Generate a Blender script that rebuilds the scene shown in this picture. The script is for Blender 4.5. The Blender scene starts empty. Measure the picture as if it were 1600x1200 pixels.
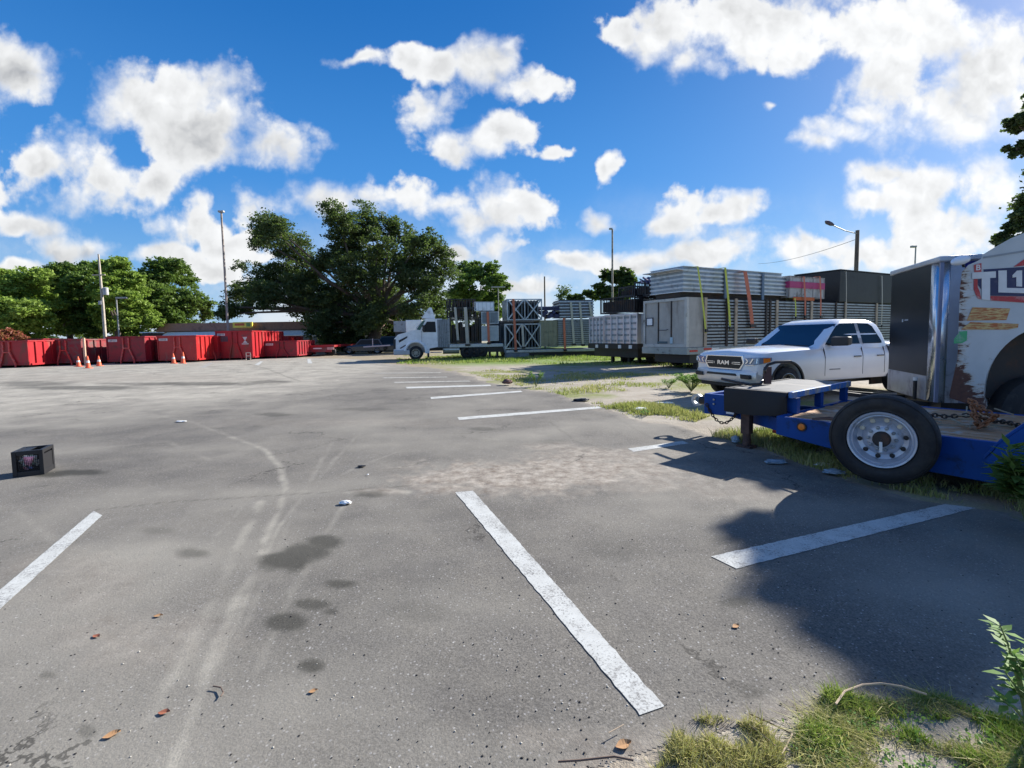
import bpy, bmesh, math, random
import numpy as np
from mathutils import Vector, Matrix
R = math.radians
random.seed(7); rng = np.random.default_rng(7)
SC = bpy.context.scene
COL = SC.collection
# ------------------------------------------------------------------ camera
F, YH, PITCH, ROLL, EYE = 740.0, 524.0, R(4.0), R(0.9), 1.65
CY = YH + F*math.tan(PITCH)/math.cos(ROLL)
cam_d = bpy.data.cameras.new("camera"); cam = bpy.data.objects.new("camera", cam_d); COL.objects.link(cam)
SC.camera = cam
cam_d.sensor_width = 36.0; cam_d.lens = F/1600*36; cam_d.shift_y = (CY-600)/1600
cam_d.clip_start = 0.05; cam_d.clip_end = 3000
cam.location = (0, 0, EYE)
# camera axes: right, up, back ; world-up leans left in the picture by ROLL
def _ray(px, py):
    u = px-800; v = -(py-CY)
    u2 = u*math.cos(ROLL)+v*math.sin(ROLL); v2 = -u*math.sin(ROLL)+v*math.cos(ROLL)
    return Vector((u2, F*math.cos(PITCH)+v2*math.sin(PITCH), -F*math.sin(PITCH)+v2*math.cos(PITCH)))
rt = (_ray(801, CY)-_ray(800, CY)).normalized(); upv = (_ray(800, CY-1)-_ray(800, CY)).normalized()
bk = rt.cross(upv)
cam.rotation_euler = Matrix((rt, upv, bk)).transposed().to_euler()
EV = Vector((0, 0, EYE))
def at(px, py, z=0.0):
    "point of a photo pixel on the level z"
    d = _ray(px, py); t = (z-EYE)/d.z; return EV+d*t
def atD(px, py, D):
    d = _ray(px, py); return EV+d*(D/d.y)
def wall(px, py, P, U):
    "hit on the upright plane through P along U: (distance along U, z)"
    d = _ray(px, py); n = Vector((-U[1], U[0], 0)); P = Vector((P[0], P[1], 0))
    t = n.dot(P-Vector((0, 0, 0)))/n.dot(Vector((d.x, d.y, 0))); q = EV+d*t
    return (q.x-P.x)*U[0]+(q.y-P.y)*U[1], q.z
# ------------------------------------------------------------------ light
SUN_AZ, SUN_EL = R(54), R(29)
S = Vector((math.sin(SUN_AZ)*math.cos(SUN_EL), math.cos(SUN_AZ)*math.cos(SUN_EL), math.sin(SUN_EL)))
sd = bpy.data.lights.new("sun", 'SUN'); sd.energy = 4.6; sd.angle = R(0.5); sd.color = (1, .955, .88)
sun = bpy.data.objects.new("sun", sd); COL.objects.link(sun); sun.rotation_euler = S.to_track_quat('Z', 'Y').to_euler()
sun.location = (20, 20, 30)
vs = SC.view_settings; vs.view_transform = 'Standard'; vs.look = 'None'; vs.gamma = 1; vs.exposure = 1.2; vs.use_curve_mapping = False
# ------------------------------------------------------------------ node helper
class NT:
    def __init__(s, nt): s.nt = nt; s.N = nt.nodes; s.L = nt.links
    def n(s, t, ins=None, **kw):
        x = s.N.new(t)
        for k, v in kw.items(): setattr(x, k, v)
        for k, v in (ins or {}).items():
            if hasattr(v, 'is_output'): s.L.new(v, x.inputs[k])
            else: x.inputs[k].default_value = v
        return x
    def m(s, op, a, b=None, c=None, clamp=False):
        x = s.N.new('ShaderNodeMath'); x.operation = op; x.use_clamp = clamp
        for i, v in enumerate((a, b, c)):
            if v is None: continue
            if hasattr(v, 'is_output'): s.L.new(v, x.inputs[i])
            else: x.inputs[i].default_value = v
        return x.outputs[0]
    def mix(s, f, a, b, bt='MIX'):
        x = s.N.new('ShaderNodeMix'); x.data_type = 'RGBA'; x.blend_type = bt; x.clamp_factor = True
        for i, v in ((0, f), (6, a), (7, b)):
            if hasattr(v, 'is_output'): s.L.new(v, x.inputs[i])
            else: x.inputs[i].default_value = (*v, 1) if (i and len(v) == 3) else v
        return x.outputs[2]
    def ss(s, v, a, b):
        x = s.n('ShaderNodeMapRange', {0: v, 1: a, 2: b, 3: 0.0, 4: 1.0}, interpolation_type='SMOOTHSTEP'); return x.outputs[0]
    def lin(s, v, a, b, c=0.0, d=1.0):
        return s.n('ShaderNodeMapRange', {0: v, 1: a, 2: b, 3: c, 4: d}).outputs[0]
    def noise(s, vec, scale, detail=4, rough=.55, dist=0.0, out=0):
        return s.n('ShaderNodeTexNoise', {'Vector': vec, 'Scale': scale, 'Detail': detail, 'Roughness': rough, 'Distortion': dist}).outputs[out]
    def vor(s, vec, scale, feat='F1', out='Distance', rnd=1.0):
        return s.n('ShaderNodeTexVoronoi', {'Vector': vec, 'Scale': scale, 'Randomness': rnd}, feature=feat).outputs[out]
# ------------------------------------------------------------------ sky
w = bpy.data.worlds.new("World"); SC.world = w; w.use_nodes = True
T = NT(w.node_tree); T.N.clear()
tc = T.n('ShaderNodeTexCoord').outputs['Generated']
nrm = T.n('ShaderNodeVectorMath', {0: tc}, operation='NORMALIZE').outputs[0]
sky = T.n('ShaderNodeTexSky', sky_type='NISHITA', sun_disc=False, sun_elevation=SUN_EL, sun_rotation=SUN_AZ, air_density=1.0, dust_density=0.6, ozone_density=2.2, altitude=0.0).outputs[0]
sep = T.n('ShaderNodeSeparateXYZ', {0: nrm}); X, Y, Z = sep.outputs
SKYSTR = 0.10
hs = T.n('ShaderNodeHueSaturation', {'Saturation': 1.5, 'Value': .55, 'Color': sky}).outputs[0]
def noi(v, sc_, det=4, ro=.55, di=0.0, out=0):
    x = T.n('ShaderNodeTexNoise', {'Vector': v, 'Scale': sc_, 'Detail': det, 'Roughness': ro, 'Distortion': di}, noise_dimensions='2D'); return x.outputs[out]
# a cloud deck direction: gnomonic coordinates about the +Y heading
Yc = T.m('MAXIMUM', Y, 0.12)
U_ = T.m('DIVIDE', X, Yc); V_ = T.m('DIVIDE', Z, Yc)
uv = T.n('ShaderNodeCombineXYZ', {0: U_, 1: V_, 2: 0.0}).outputs[0]
kk = 1/(2.3*SKYSTR)
g_ = T.mix(T.ss(Z, .0, .30), (.27*kk, .54*kk, .92*kk), (.085*kk, .33*kk, .84*kk)); g_ = T.mix(T.ss(Z, .22, .62), g_, (.023*kk, .165*kk, .56*kk))
hs = T.mix(.72, hs, g_)
warp = T.n('ShaderNodeVectorMath', {0: noi(uv, 3.2, 4, .6, out=1), 1: (0.5, 0.5, 0.5)}, operation='SUBTRACT').outputs[0]
warp2 = T.n('ShaderNodeVectorMath', {0: warp, 'Scale': 0.16}, operation='SCALE').outputs[0]
uvw = T.n('ShaderNodeVectorMath', {0: uv, 1: warp2}, operation='ADD').outputs[0]
def blobs(lst, vec):
    out = None
    for (px, py, rx, ry) in lst:
        d = _ray(px, py); u, v = d.x/d.y, d.z/d.y
        a, b = rx/F, ry/F
        vin = vec if out is None else T.n('ShaderNodeVectorMath', {0: out, 1: (1e-7, 1e-7, 0), 2: vec}, operation='MULTIPLY_ADD').outputs[0]
        mp = T.n('ShaderNodeMapping', {0: vin, 'Location': (-u/a, -v/b, 0), 'Scale': (1/a, 1/b, 0)}).outputs[0]
        ln = T.n('ShaderNodeVectorMath', {0: mp}, operation='LENGTH').outputs['Value']
        if out is None: out = ln
        else:
            out = T.m('SMOOTH_MIN', out, ln, 0.25)
    return out
CL = [(20,105,62,52),(190,150,80,75),(290,160,100,75),(330,215,150,70),(440,235,70,50),(60,270,110,62),(150,285,90,55),(230,295,60,35),
      (50,350,90,32),(110,385,70,40),(300,350,80,38),(400,330,50,40),(370,375,90,25),(520,325,75,32),(250,410,70,28),(330,420,80,22),
      (560,90,40,20),(640,95,55,30),(690,110,55,28),(760,95,45,45),(820,140,62,32),(660,170,75,45),(700,220,60,42),(770,215,60,35),(840,240,50,20),
      (700,320,80,40),(810,325,70,52),(750,350,60,30),(950,248,22,26),(940,330,50,28),(1060,345,75,35),(1140,335,55,22),(1010,400,110,28),(1100,395,110,32),(890,410,60,22),
      (950,30,45,22),(1040,40,100,60),(1090,90,70,40),(1200,30,160,62),(1330,40,140,80),(1450,60,140,100),(1560,100,120,130),(1400,120,100,75),(1500,190,120,65),(1260,80,60,50),(1380,180,60,30),
      (1330,215,75,32),(1290,235,55,28),(1215,170,22,12),(1390,290,60,22),(1450,310,110,45),(1560,290,80,55),(1360,330,40,20),(1500,370,140,45),(1400,395,160,30),(1280,385,120,25),
      (720,400,60,18),(790,385,40,20),(430,400,60,20),(20,430,80,20),(820,450,120,22)]
DK = [(310,235,130,42),(400,250,90,36),(60,300,110,34),(170,310,90,28),(20,360,60,22),(110,400,60,22),(300,375,80,20),(700,245,60,16),(1000,10,70,30),(1220,0,90,34),(1480,140,120,46),(1560,110,90,60),(1080,370,80,14),(1450,335,80,18),(1010,415,90,12),(1530,30,22,14),(20,120,40,20),(680,350,70,10)]
mc = blobs(CL, uvw); md = blobs(DK, uvw)
def billow(v):
    x = T.n('ShaderNodeTexVoronoi', {'Vector': v, 'Scale': 9.0, 'Detail': 3.0, 'Roughness': .55, 'Lacunarity': 2.1, 'Smoothness': .35, 'Randomness': 1.0}, feature='SMOOTH_F1', normalize=True, voronoi_dimensions='2D').outputs['Distance']
    return T.m('SUBTRACT', 1.0, x)
wob_ = T.n('ShaderNodeVectorMath', {0: T.n('ShaderNodeVectorMath', {0: noi(uv, 9.0, 4, .6, out=1), 1: (.5, .5, .5)}, operation='SUBTRACT').outputs[0], 'Scale': .06}, operation='SCALE').outputs[0]
ub = T.n('ShaderNodeVectorMath', {0: uv, 1: wob_}, operation='ADD').outputs[0]
bl1 = billow(ub)
bl2 = billow(T.n('ShaderNodeVectorMath', {0: ub, 1: (.016, .022, 0)}, operation='ADD').outputs[0])
fb = noi(uv, 5.0, 8, .6)
fine = noi(uv, 22, 7, .62)
dens = T.m('ADD', T.m('SUBTRACT', 1.0, mc), T.m('MULTIPLY', T.m('SUBTRACT', fb, .5), 1.7))
dens = T.m('ADD', dens, T.m('MULTIPLY', T.m('SUBTRACT', bl1, .72), 1.5))
dens = T.m('ADD', dens, T.m('MULTIPLY', T.m('SUBTRACT', fine, .5), .5))
edge_w = T.lin(noi(uv, 4.0, 3), .35, .65, .34, 1.15)
cov = T.ss(T.m('DIVIDE', T.m('ADD', dens, .08), edge_w), 0.0, 1.0)
# thin veil of low cloud towards the horizon
low = T.ss(V_, 0.34, 0.02)
veil = T.m('MULTIPLY', T.ss(T.m('ADD', noi(uv, 3.0, 8, .6), T.m('MULTIPLY', low, .12)), .46, .74), T.m('MULTIPLY', low, .7))
cov = T.m('MAXIMUM', cov, veil)
# behind the viewer: ordinary broken cloud
ov = T.n('ShaderNodeCombineXYZ', {0: T.m('DIVIDE', X, T.m('ADD', T.m('MAXIMUM', Z, 0.0), .25)), 1: T.m('DIVIDE', Y, T.m('ADD', T.m('MAXIMUM', Z, 0.0), .25)), 2: 0.0}).outputs[0]
gen = T.ss(noi(ov, 1.6, 8, .6), .50, .66)
front = T.ss(Y, 0.10, 0.30)
cov = T.m('ADD', T.m('MULTIPLY', cov, front), T.m('MULTIPLY', gen, T.m('SUBTRACT', 1.0, front)))
rel = T.m('MULTIPLY', T.m('SUBTRACT', bl1, bl2), .8)
dark = T.m('MULTIPLY', T.ss(T.m('ADD', md, T.m('MULTIPLY', T.m('SUBTRACT', .5, fb), .8)), 1.30, 0.0), .20)
lum = T.m('ADD', T.m('SUBTRACT', 0.93, dark), rel, clamp=False)
lum = T.m('ADD', lum, T.m('MULTIPLY', T.ss(dens, 0.9, 0.0), .16))
sdot = T.n('ShaderNodeVectorMath', {0: nrm, 1: tuple(S)}, operation='DOT_PRODUCT').outputs['Value']
glow = T.m('POWER', T.m('MAXIMUM', sdot, 0.0), 9.0)
lum = T.m('ADD', lum, T.m('MULTIPLY', glow, .20))
thin = T.ss(dens, .75, .05); lum = T.m('ADD', lum, T.m('MULTIPLY', thin, T.m('SUBTRACT', 1.02, lum)))
lum = T.m('MAXIMUM', lum, 0.30)
ccol = T.mix(T.ss(lum, .25, .85), (.62, .68, .80), (.97, .985, 1.0))
cc = T.n('ShaderNodeVectorMath', {0: ccol, 'Scale': lum}, operation='SCALE').outputs[0]
CLOUD = 0.40
cc = T.n('ShaderNodeVectorMath', {0: cc, 'Scale': CLOUD/SKYSTR}, operation='SCALE').outputs[0]
fin = T.mix(cov, hs, cc)
bg = T.n('ShaderNodeBackground', {'Color': fin, 'Strength': SKYSTR})
T.L.new(bg.outputs[0], T.n('ShaderNodeOutputWorld').inputs[0])
w.cycles.sampling_method = 'MANUAL'; w.cycles.sample_map_resolution = 512
SC.cycles.max_bounces = 5; SC.cycles.diffuse_bounces = 2; SC.cycles.glossy_bounces = 3; SC.cycles.transparent_max_bounces = 6; SC.cycles.transmission_bounces = 3
# ------------------------------------------------------------------ materials
MATS = {}
def pm(name, col, rough=.55, metal=0.0, var=.12, scale=3.0, dirt=0.0, dcol=(.05, .04, .03), dscale=2.5, bump=0.0, bscale=40, coat=0.0, spec=.5, streak=0.0):
    if name in MATS: return MATS[name]
    m = bpy.data.materials.new(name); m.use_nodes = True; t = NT(m.node_tree); t.N.clear()
    oc = t.n('ShaderNodeTexCoord').outputs['Object']
    nz = t.noise(oc, scale, 5, .6)
    f = t.lin(nz, .3, .7, 1-var, 1+var)
    c = t.n('ShaderNodeVectorMath', {0: (*col,), 'Scale': f}, operation='SCALE').outputs[0]
    rr = rough
    if dirt > 0:
        dv = oc
        if streak: dv = t.n('ShaderNodeMapping', {0: oc, 'Scale': (1, 1, streak)}).outputs[0]
        dn = t.ss(t.noise(dv, dscale, 9, .68, .4), .62-dirt*.35, .74-dirt*.2)
        c = t.mix(t.m('MULTIPLY', dn, min(1, .45+dirt)), c, dcol)
        rr = t.m('ADD', t.m('MULTIPLY', dn, .3*(1-rough)), rough)
    b = t.n('ShaderNodeBsdfPrincipled', {'Base Color': c, 'Roughness': rr, 'Metallic': metal, 'Coat Weight': coat, 'Specular IOR Level': spec})
    if bump:
        bn = t.n('ShaderNodeBump', {'Height': t.noise(oc, bscale, 4, .6), 'Strength': bump, 'Distance': .01}); t.L.new(bn.outputs[0], b.inputs['Normal'])
    t.L.new(b.outputs[0], t.n('ShaderNodeOutputMaterial').inputs[0])
    MATS[name] = m; return m
red = pm('red_paint', (.36, .008, .014), .42, dirt=.28, dcol=(.16, .05, .035), dscale=1.6, var=.12, scale=1.2)
redl = pm('faded_red_paint', (.60, .06, .05), .5, dirt=.3, dcol=(.55, .3, .25), dscale=6)
redd = pm('worn_red_paint', (.25, .022, .028), .55, dirt=.5, dcol=(.15, .09, .08), dscale=2.2)
dkint = pm('dark_steel', (.035, .03, .028), .7, dirt=.4, dcol=(.10, .05, .03))
black = pm('black_metal', (.012, .012, .015), .45, dirt=.25, dcol=(.05, .045, .04))
rubber = pm('rubber', (.016, .016, .018), .75, dirt=.35, dcol=(.06, .055, .05), dscale=5, bump=.2)
galv = pm('galvanised_steel', (.42, .46, .50), .38, .75, dirt=.35, dcol=(.25, .27, .29), dscale=3, var=.15)
alu = pm('aluminium', (.62, .64, .68), .32, .8, dirt=.2, dcol=(.4, .4, .4), var=.08)
alud = pm('dull_aluminium', (.30, .33, .36), .45, .6, dirt=.35, dcol=(.14, .15, .16), dscale=3)
gpan = pm('grey_panel', (.17, .20, .23), .5, .2, dirt=.3, dcol=(.08, .09, .10))
white = pm('white_paint', (.80, .81, .82), .35, dirt=.12, dcol=(.5, .48, .44), coat=.3)
carw = pm('white_car_paint', (.76, .78, .81), .25, var=.02, coat=.8)
olive = pm('olive_panel', (.24, .23, .16), .6, dirt=.3, dcol=(.12, .11, .08))
beige = pm('beige_panel', (.40, .38, .35), .6, dirt=.28, dcol=(.22, .2, .18), dscale=1.5, streak=.2)
chrome = pm('chrome', (.88, .89, .91), .2, 1.0, var=.03)
glass = pm('dark_glass', (.006, .008, .012), .1, var=.05, spec=.22)
glassb = pm('tinted_windscreen', (.010, .022, .05), .07, var=.05, spec=.6)
orange = pm('cone_orange', (.80, .13, .05), .5, dirt=.15, dcol=(.5, .3, .2))
conew = pm('cone_white', (.75, .73, .7), .4)
wood = pm('weathered_wood', (.40, .22, .11), .8, dirt=.33, dcol=(.50, .46, .40), dscale=4, bump=.4, bscale=20)
woodp = pm('wooden_pole', (.16, .12, .09), .85, dirt=.4, dcol=(.05, .04, .035), streak=.2)
polem = pm('pole_metal', (.33, .33, .32), .55, .3, dirt=.3, dcol=(.2, .17, .14))
blue = pm('blue_paint', (.002, .060, .27), .5, dirt=.26, dcol=(.015, .03, .05), dscale=5, spec=.25)
bluew = pm('worn_blue_paint', (.04, .17, .48), .45, dirt=.5, dcol=(.42, .36, .24), dscale=6, streak=.5)
strapy = pm('yellow_strap', (.52, .56, .08), .7); strapo = pm('orange_strap', (.55, .16, .09), .7, dirt=.3, dcol=(.3, .12, .08)); strapw = pm('pale_strap', (.45, .42, .36), .7)
amber = pm('amber_lens', (.85, .22, .02), .25); redlens = pm('red_lens', (.5, .02, .02), .25)
bark = pm('bark', (.09, .07, .055), .9, dirt=.4, dcol=(.16, .15, .13), dscale=3, bump=.6, bscale=12)
brownroof = pm('brown_roof', (.30, .17, .13), .8, dirt=.3, dcol=(.10, .06, .05), dscale=.6)
tan = pm('tan_wall', (.42, .32, .2), .8)
tarp = pm('black_tarp', (.014, .015, .017), .55, dirt=.3, dcol=(.035, .035, .037), dscale=2, bump=.5, bscale=3)
def leafmat(name, c1, c2, c3):
    m = bpy.data.materials.new(name); m.use_nodes = True; t = NT(m.node_tree); t.N.clear()
    g = t.n('ShaderNodeNewGeometry'); rnd = g.outputs['Random Per Island']
    at_ = t.n('ShaderNodeAttribute', attribute_name='tint').outputs['Fac']
    c = t.mix(t.lin(rnd, 0, 1), c1, c2); c = t.mix(t.m('MULTIPLY', at_, .9), c, c3)
    d = t.n('ShaderNodeBsdfDiffuse', {'Color': c}).outputs[0]
    tr = t.n('ShaderNodeBsdfTranslucent', {'Color': t.mix(.5, c, (.16, .26, .03))}).outputs[0]
    gl = t.n('ShaderNodeBsdfGlossy', {'Color': (.6, .6, .6, 1), 'Roughness': .45}).outputs[0]
    s1 = t.n('ShaderNodeMixShader', {0: .38, 1: d, 2: tr}).outputs[0]; s2 = t.n('ShaderNodeMixShader', {0: .02, 1: s1, 2: gl}).outputs[0]
    t.L.new(s2, t.n('ShaderNodeOutputMaterial').inputs[0]); return m
L_oak = leafmat('oak_leaves', (.035, .058, .028), (.075, .105, .042), (.13, .165, .07))
L_lite = leafmat('light_leaves', (.17, .28, .04), (.27, .38, .07), (.34, .44, .11))
L_mid = leafmat('mid_leaves', (.07, .13, .03), (.14, .22, .05), (.20, .28, .08))
L_dark = leafmat('dark_leaves', (.025, .05, .02), (.06, .09, .03), (.09, .12, .05))
L_red = leafmat('red_flowers', (.35, .06, .06), (.20, .12, .05), (.45, .12, .10))
L_gr = leafmat('grass_blades', (.17, .28, .04), (.34, .40, .09), (.58, .50, .28))
L_grd = leafmat('dry_grass_blades', (.42, .38, .12), (.60, .50, .28), (.28, .34, .07))
L_weed = leafmat('weed_leaves', (.09, .20, .05), (.16, .30, .08), (.26, .40, .12))
# ------------------------------------------------------------------ mesh builder
class MB:
    def __init__(s): s.v = []; s.f = []
    def quad(s, *p):
        i = len(s.v); s.v += [tuple(q) for q in p]; s.f.append(tuple(range(i, i+len(p)))); return s
    def box(s, x0, x1, y0, y1, z0, z1):
        i = len(s.v)
        s.v += [(x0,y0,z0),(x1,y0,z0),(x1,y1,z0),(x0,y1,z0),(x0,y0,z1),(x1,y0,z1),(x1,y1,z1),(x0,y1,z1)]
        s.f += [(i,i+3,i+2,i+1),(i+4,i+5,i+6,i+7),(i,i+1,i+5,i+4),(i+1,i+2,i+6,i+5),(i+2,i+3,i+7,i+6),(i+3,i,i+4,i+7)]; return s
    def bar(s, a, b, w=.05, h=None, up=(0, 0, 1)):
        a = Vector(a); b = Vector(b); h = h or w; d = (b-a).normalized(); u = Vector(up)
        if abs(d.dot(u)) > .98: u = Vector((0, 1, 0))
        x = d.cross(u).normalized()*w/2; y = x.cross(d).normalized()*h/2; i = len(s.v)
        for c in (a, b): s.v += [tuple(c-x-y), tuple(c+x-y), tuple(c+x+y), tuple(c-x+y)]
        s.f += [(i,i+1,i+2,i+3),(i+7,i+6,i+5,i+4),(i,i+4,i+5,i+1),(i+1,i+5,i+6,i+2),(i+2,i+6,i+7,i+3),(i+3,i+7,i+4,i)]; return s
    def tube(s, pts, rad, n=8, cap=True):
        pts = [Vector(p) for p in pts]
        if not hasattr(rad, '__len__'): rad = [rad]*len(pts)
        i0 = len(s.v); pr = None
        for k, p in enumerate(pts):
            d = (pts[min(k+1, len(pts)-1)]-pts[max(k-1, 0)]).normalized()
            if pr is None: pr = d.orthogonal().normalized()
            else: pr = (pr-d*pr.dot(d)).normalized()
            q = d.cross(pr)
            for j in range(n):
                a = 2*math.pi*j/n; s.v.append(tuple(p+(pr*math.cos(a)+q*math.sin(a))*rad[k]))
        for k in range(len(pts)-1):
            for j in range(n):
                a = i0+k*n+j; b = i0+k*n+(j+1) % n; s.f.append((a, b, b+n, a+n))
        if cap:
            s.f.append(tuple(i0+j for j in range(n))[::-1]); e = i0+(len(pts)-1)*n; s.f.append(tuple(e+j for j in range(n)))
        return s
    def lathe(s, c, prof, n=32, axis='y'):
        "prof: list of (along axis, radius)"
        i0 = len(s.v)
        for (h, r) in prof:
            for j in range(n):
                a = 2*math.pi*j/n; ca, sa = math.cos(a)*r, math.sin(a)*r
                s.v.append((c[0]+ca, c[1]+h, c[2]+sa) if axis == 'y' else ((c[0]+ca, c[1]+sa, c[2]+h) if axis == 'z' else (c[0]+h, c[1]+ca, c[2]+sa)))
        for k in range(len(prof)-1):
            for j in range(n):
                a = i0+k*n+j; b = i0+k*n+(j+1) % n; s.f.append((a, b, b+n, a+n))
        return s
    def prism(s, prof, y0, y1, inset=0.0):
        "prof: polygon of (x, z), extruded along y"
        i = len(s.v); n = len(prof)
        s.v += [(x, y0, z) for x, z in prof]+[(x, y1, z) for x, z in prof]
        s.f.append(tuple(range(i, i+n))); s.f.append(tuple(range(i+2*n-1, i+n-1, -1)))
        for k in range(n): a = i+k; b = i+(k+1) % n; s.f.append((a, b, b+n, a+n)[::-1])
        return s
    def loft(s, rings, close=True, cap=True):
        i0 = len(s.v); n = len(rings[0])
        for r in rings: s.v += [tuple(p) for p in r]
        for k in range(len(rings)-1):
            for j in range(n if close else n-1):
                a = i0+k*n+j; b = i0+k*n+(j+1) % n; s.f.append((a, b, b+n, a+n))
        if cap: s.f.append(tuple(range(i0, i0+n))[::-1]); s.f.append(tuple(range(i0+(len(rings)-1)*n, i0+len(rings)*n)))
        return s
    def build(s, name, mat, parent=None, bevel=0.0, smooth=False, sub=0, cut=None, loc=None):
        me = bpy.data.meshes.new(name); me.from_pydata(s.v, [], s.f); me.validate()
        bm = bmesh.new(); bm.from_mesh(me); bmesh.ops.recalc_face_normals(bm, faces=bm.faces); bm.to_mesh(me); bm.free()
        o = bpy.data.objects.new(name, me); COL.objects.link(o)
        me.materials.append(mat)
        if loc is not None: o.location = loc
        if parent is not None: o.parent = parent
        if smooth:
            for p in me.polygons: p.use_smooth = True
            if smooth != 'all': me.set_sharp_from_angle(angle=R(42))
        if sub:
            md_ = o.modifiers.new('s', 'SUBSURF'); md_.levels = sub; md_.render_levels = sub
        if cut:
            for c in cut:
                md_ = o.modifiers.new('b', 'BOOLEAN'); md_.operation = 'DIFFERENCE'; md_.object = c; md_.solver = 'EXACT'
        if bevel:
            md_ = o.modifiers.new('v', 'BEVEL'); md_.width = bevel; md_.segments = 2; md_.limit_method = 'ANGLE'; md_.angle_limit = R(35)
        if cut:
            dg = bpy.context.evaluated_depsgraph_get(); m2 = bpy.data.meshes.new_from_object(o.evaluated_get(dg)); o.modifiers.clear(); o.data = m2
            if smooth: m2.set_sharp_from_angle(angle=R(42))
        return o
def kill(o): bpy.data.objects.remove(o, do_unlink=True)
def tag(o, label=None, cat=None, group=None, kind=None):
    if label: o['label'] = label
    if cat: o['category'] = cat
    if group: o['group'] = group
    if kind: o['kind'] = kind
    return o
def empty(name, loc, rz=0.0, label=None, cat=None, group=None):
    o = bpy.data.objects.new(name, None); COL.objects.link(o); o.location = (loc[0], loc[1], loc[2] if len(loc) > 2 else 0); o.rotation_euler = (0, 0, rz)
    o.empty_display_size = .1
    return tag(o, label, cat, group)
def text(name, s, size, loc, rot, mat, parent, ext=.004, bold=0.0, align='CENTER', sx=1.0):
    c = bpy.data.curves.new(name, 'FONT'); c.body = s; c.size = size; c.extrude = ext; c.align_x = align; c.align_y = 'CENTER'; c.offset = bold
    o = bpy.data.objects.new(name, c); COL.objects.link(o)
    dg = bpy.context.evaluated_depsgraph_get(); me = bpy.data.meshes.new_from_object(o.evaluated_get(dg)); kill(o)
    o = bpy.data.objects.new(name, me); COL.objects.link(o); o.data.materials.clear(); o.data.materials.append(mat)
    o.location = loc; o.rotation_euler = rot; o.scale = (sx, 1, 1); o.parent = parent; return o
def npmesh(name, V, Fq, mat, attrs=None, parent=None, nper=4):
    me = bpy.data.meshes.new(name); V = np.asarray(V, np.float32); Fq = np.asarray(Fq, np.int32)
    me.vertices.add(len(V)); me.vertices.foreach_set('co', V.ravel())
    me.loops.add(Fq.size); me.loops.foreach_set('vertex_index', Fq.ravel())
    me.polygons.add(len(Fq)); me.polygons.foreach_set('loop_start', np.arange(0, Fq.size, nper, dtype=np.int32))
    for k, a in (attrs or {}).items():
        at_ = me.attributes.new(k, 'FLOAT', 'POINT'); at_.data.foreach_set('value', np.asarray(a, np.float32))
    me.update(calc_edges=True); me.materials.append(mat)
    o = bpy.data.objects.new(name, me); COL.objects.link(o)
    if parent: o.parent = parent
    return o
# ------------------------------------------------------------------ ground
def vnoise(x, y, sc, seed=0, oct=4):
    out = np.zeros_like(x); amp = 1.0; tot = 0
    for o in range(oct):
        r = np.random.default_rng(seed+o*17); tab = r.random((64, 64)); f = sc*2**o
        xf = x*f; yf = y*f; xi = np.floor(xf).astype(int); yi = np.floor(yf).astype(int); tx = xf-xi; ty = yf-yi
        tx = tx*tx*(3-2*tx); ty = ty*ty*(3-2*ty); a = tab[xi % 64, yi % 64]; b = tab[(xi+1) % 64, yi % 64]; c = tab[xi % 64, (yi+1) % 64]; d = tab[(xi+1) % 64, (yi+1) % 64]
        out += amp*((a*(1-tx)+b*tx)*(1-ty)+(c*(1-tx)+d*tx)*ty); tot += amp; amp *= .5
    return out/tot
def seg_dist(x, y, pts):
    best = np.full(x.shape, 1e9)
    for (a, b) in zip(pts[:-1], pts[1:]):
        dx, dy = b[0]-a[0], b[1]-a[1]; L2 = dx*dx+dy*dy+1e-9
        t = np.clip(((x-a[0])*dx+(y-a[1])*dy)/L2, 0, 1); best = np.minimum(best, np.hypot(x-a[0]-t*dx, y-a[1]-t*dy))
    return best
def inside(x, y, poly):
    c = np.zeros(x.shape, bool); n = len(poly)
    for i in range(n):
        x0, y0 = poly[i]; x1, y1 = poly[(i+1) % n]
        if y0 == y1: continue
        cond = ((y0 > y) != (y1 > y)) & (x < (x1-x0)*(y-y0)/(y1-y0)+x0); c ^= cond
    return c
def G(*pp): return [tuple(at(px, py)[:2]) for px, py in pp]
# outline of the paved lot
edge = G((1660, 830), (1575, 795), (1440, 775), (1330, 752), (1240, 722), (1190, 703), (1130, 683), (1080, 669), (1010, 655), (940, 640), (880, 620), (826, 609), (770, 597), (722, 584), (690, 576), (640, 571.5), (590, 566), (560, 561), (470, 558.5), (400, 560), (330, 562), (240, 563), (150, 566), (60, 569), (-60, 573), (-300, 590))
lot = [(60, -6), (12.0, 0.6), (3.1, 1.55)]
lot = [(3.0, -6), tuple(at(1150, 1200)[:2]), tuple(at(1290, 1110)[:2]), tuple(at(1500, 1125)[:2]), tuple(at(1700, 1000)[:2])] + edge + [(-46, 24), (-46, -6)]
lot[0] = (at(900, 1200)[0], -6)
lot[1] = tuple(at(900, 1215)[:2]); lot.insert(2, tuple(at(1040, 1165)[:2]))
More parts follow.
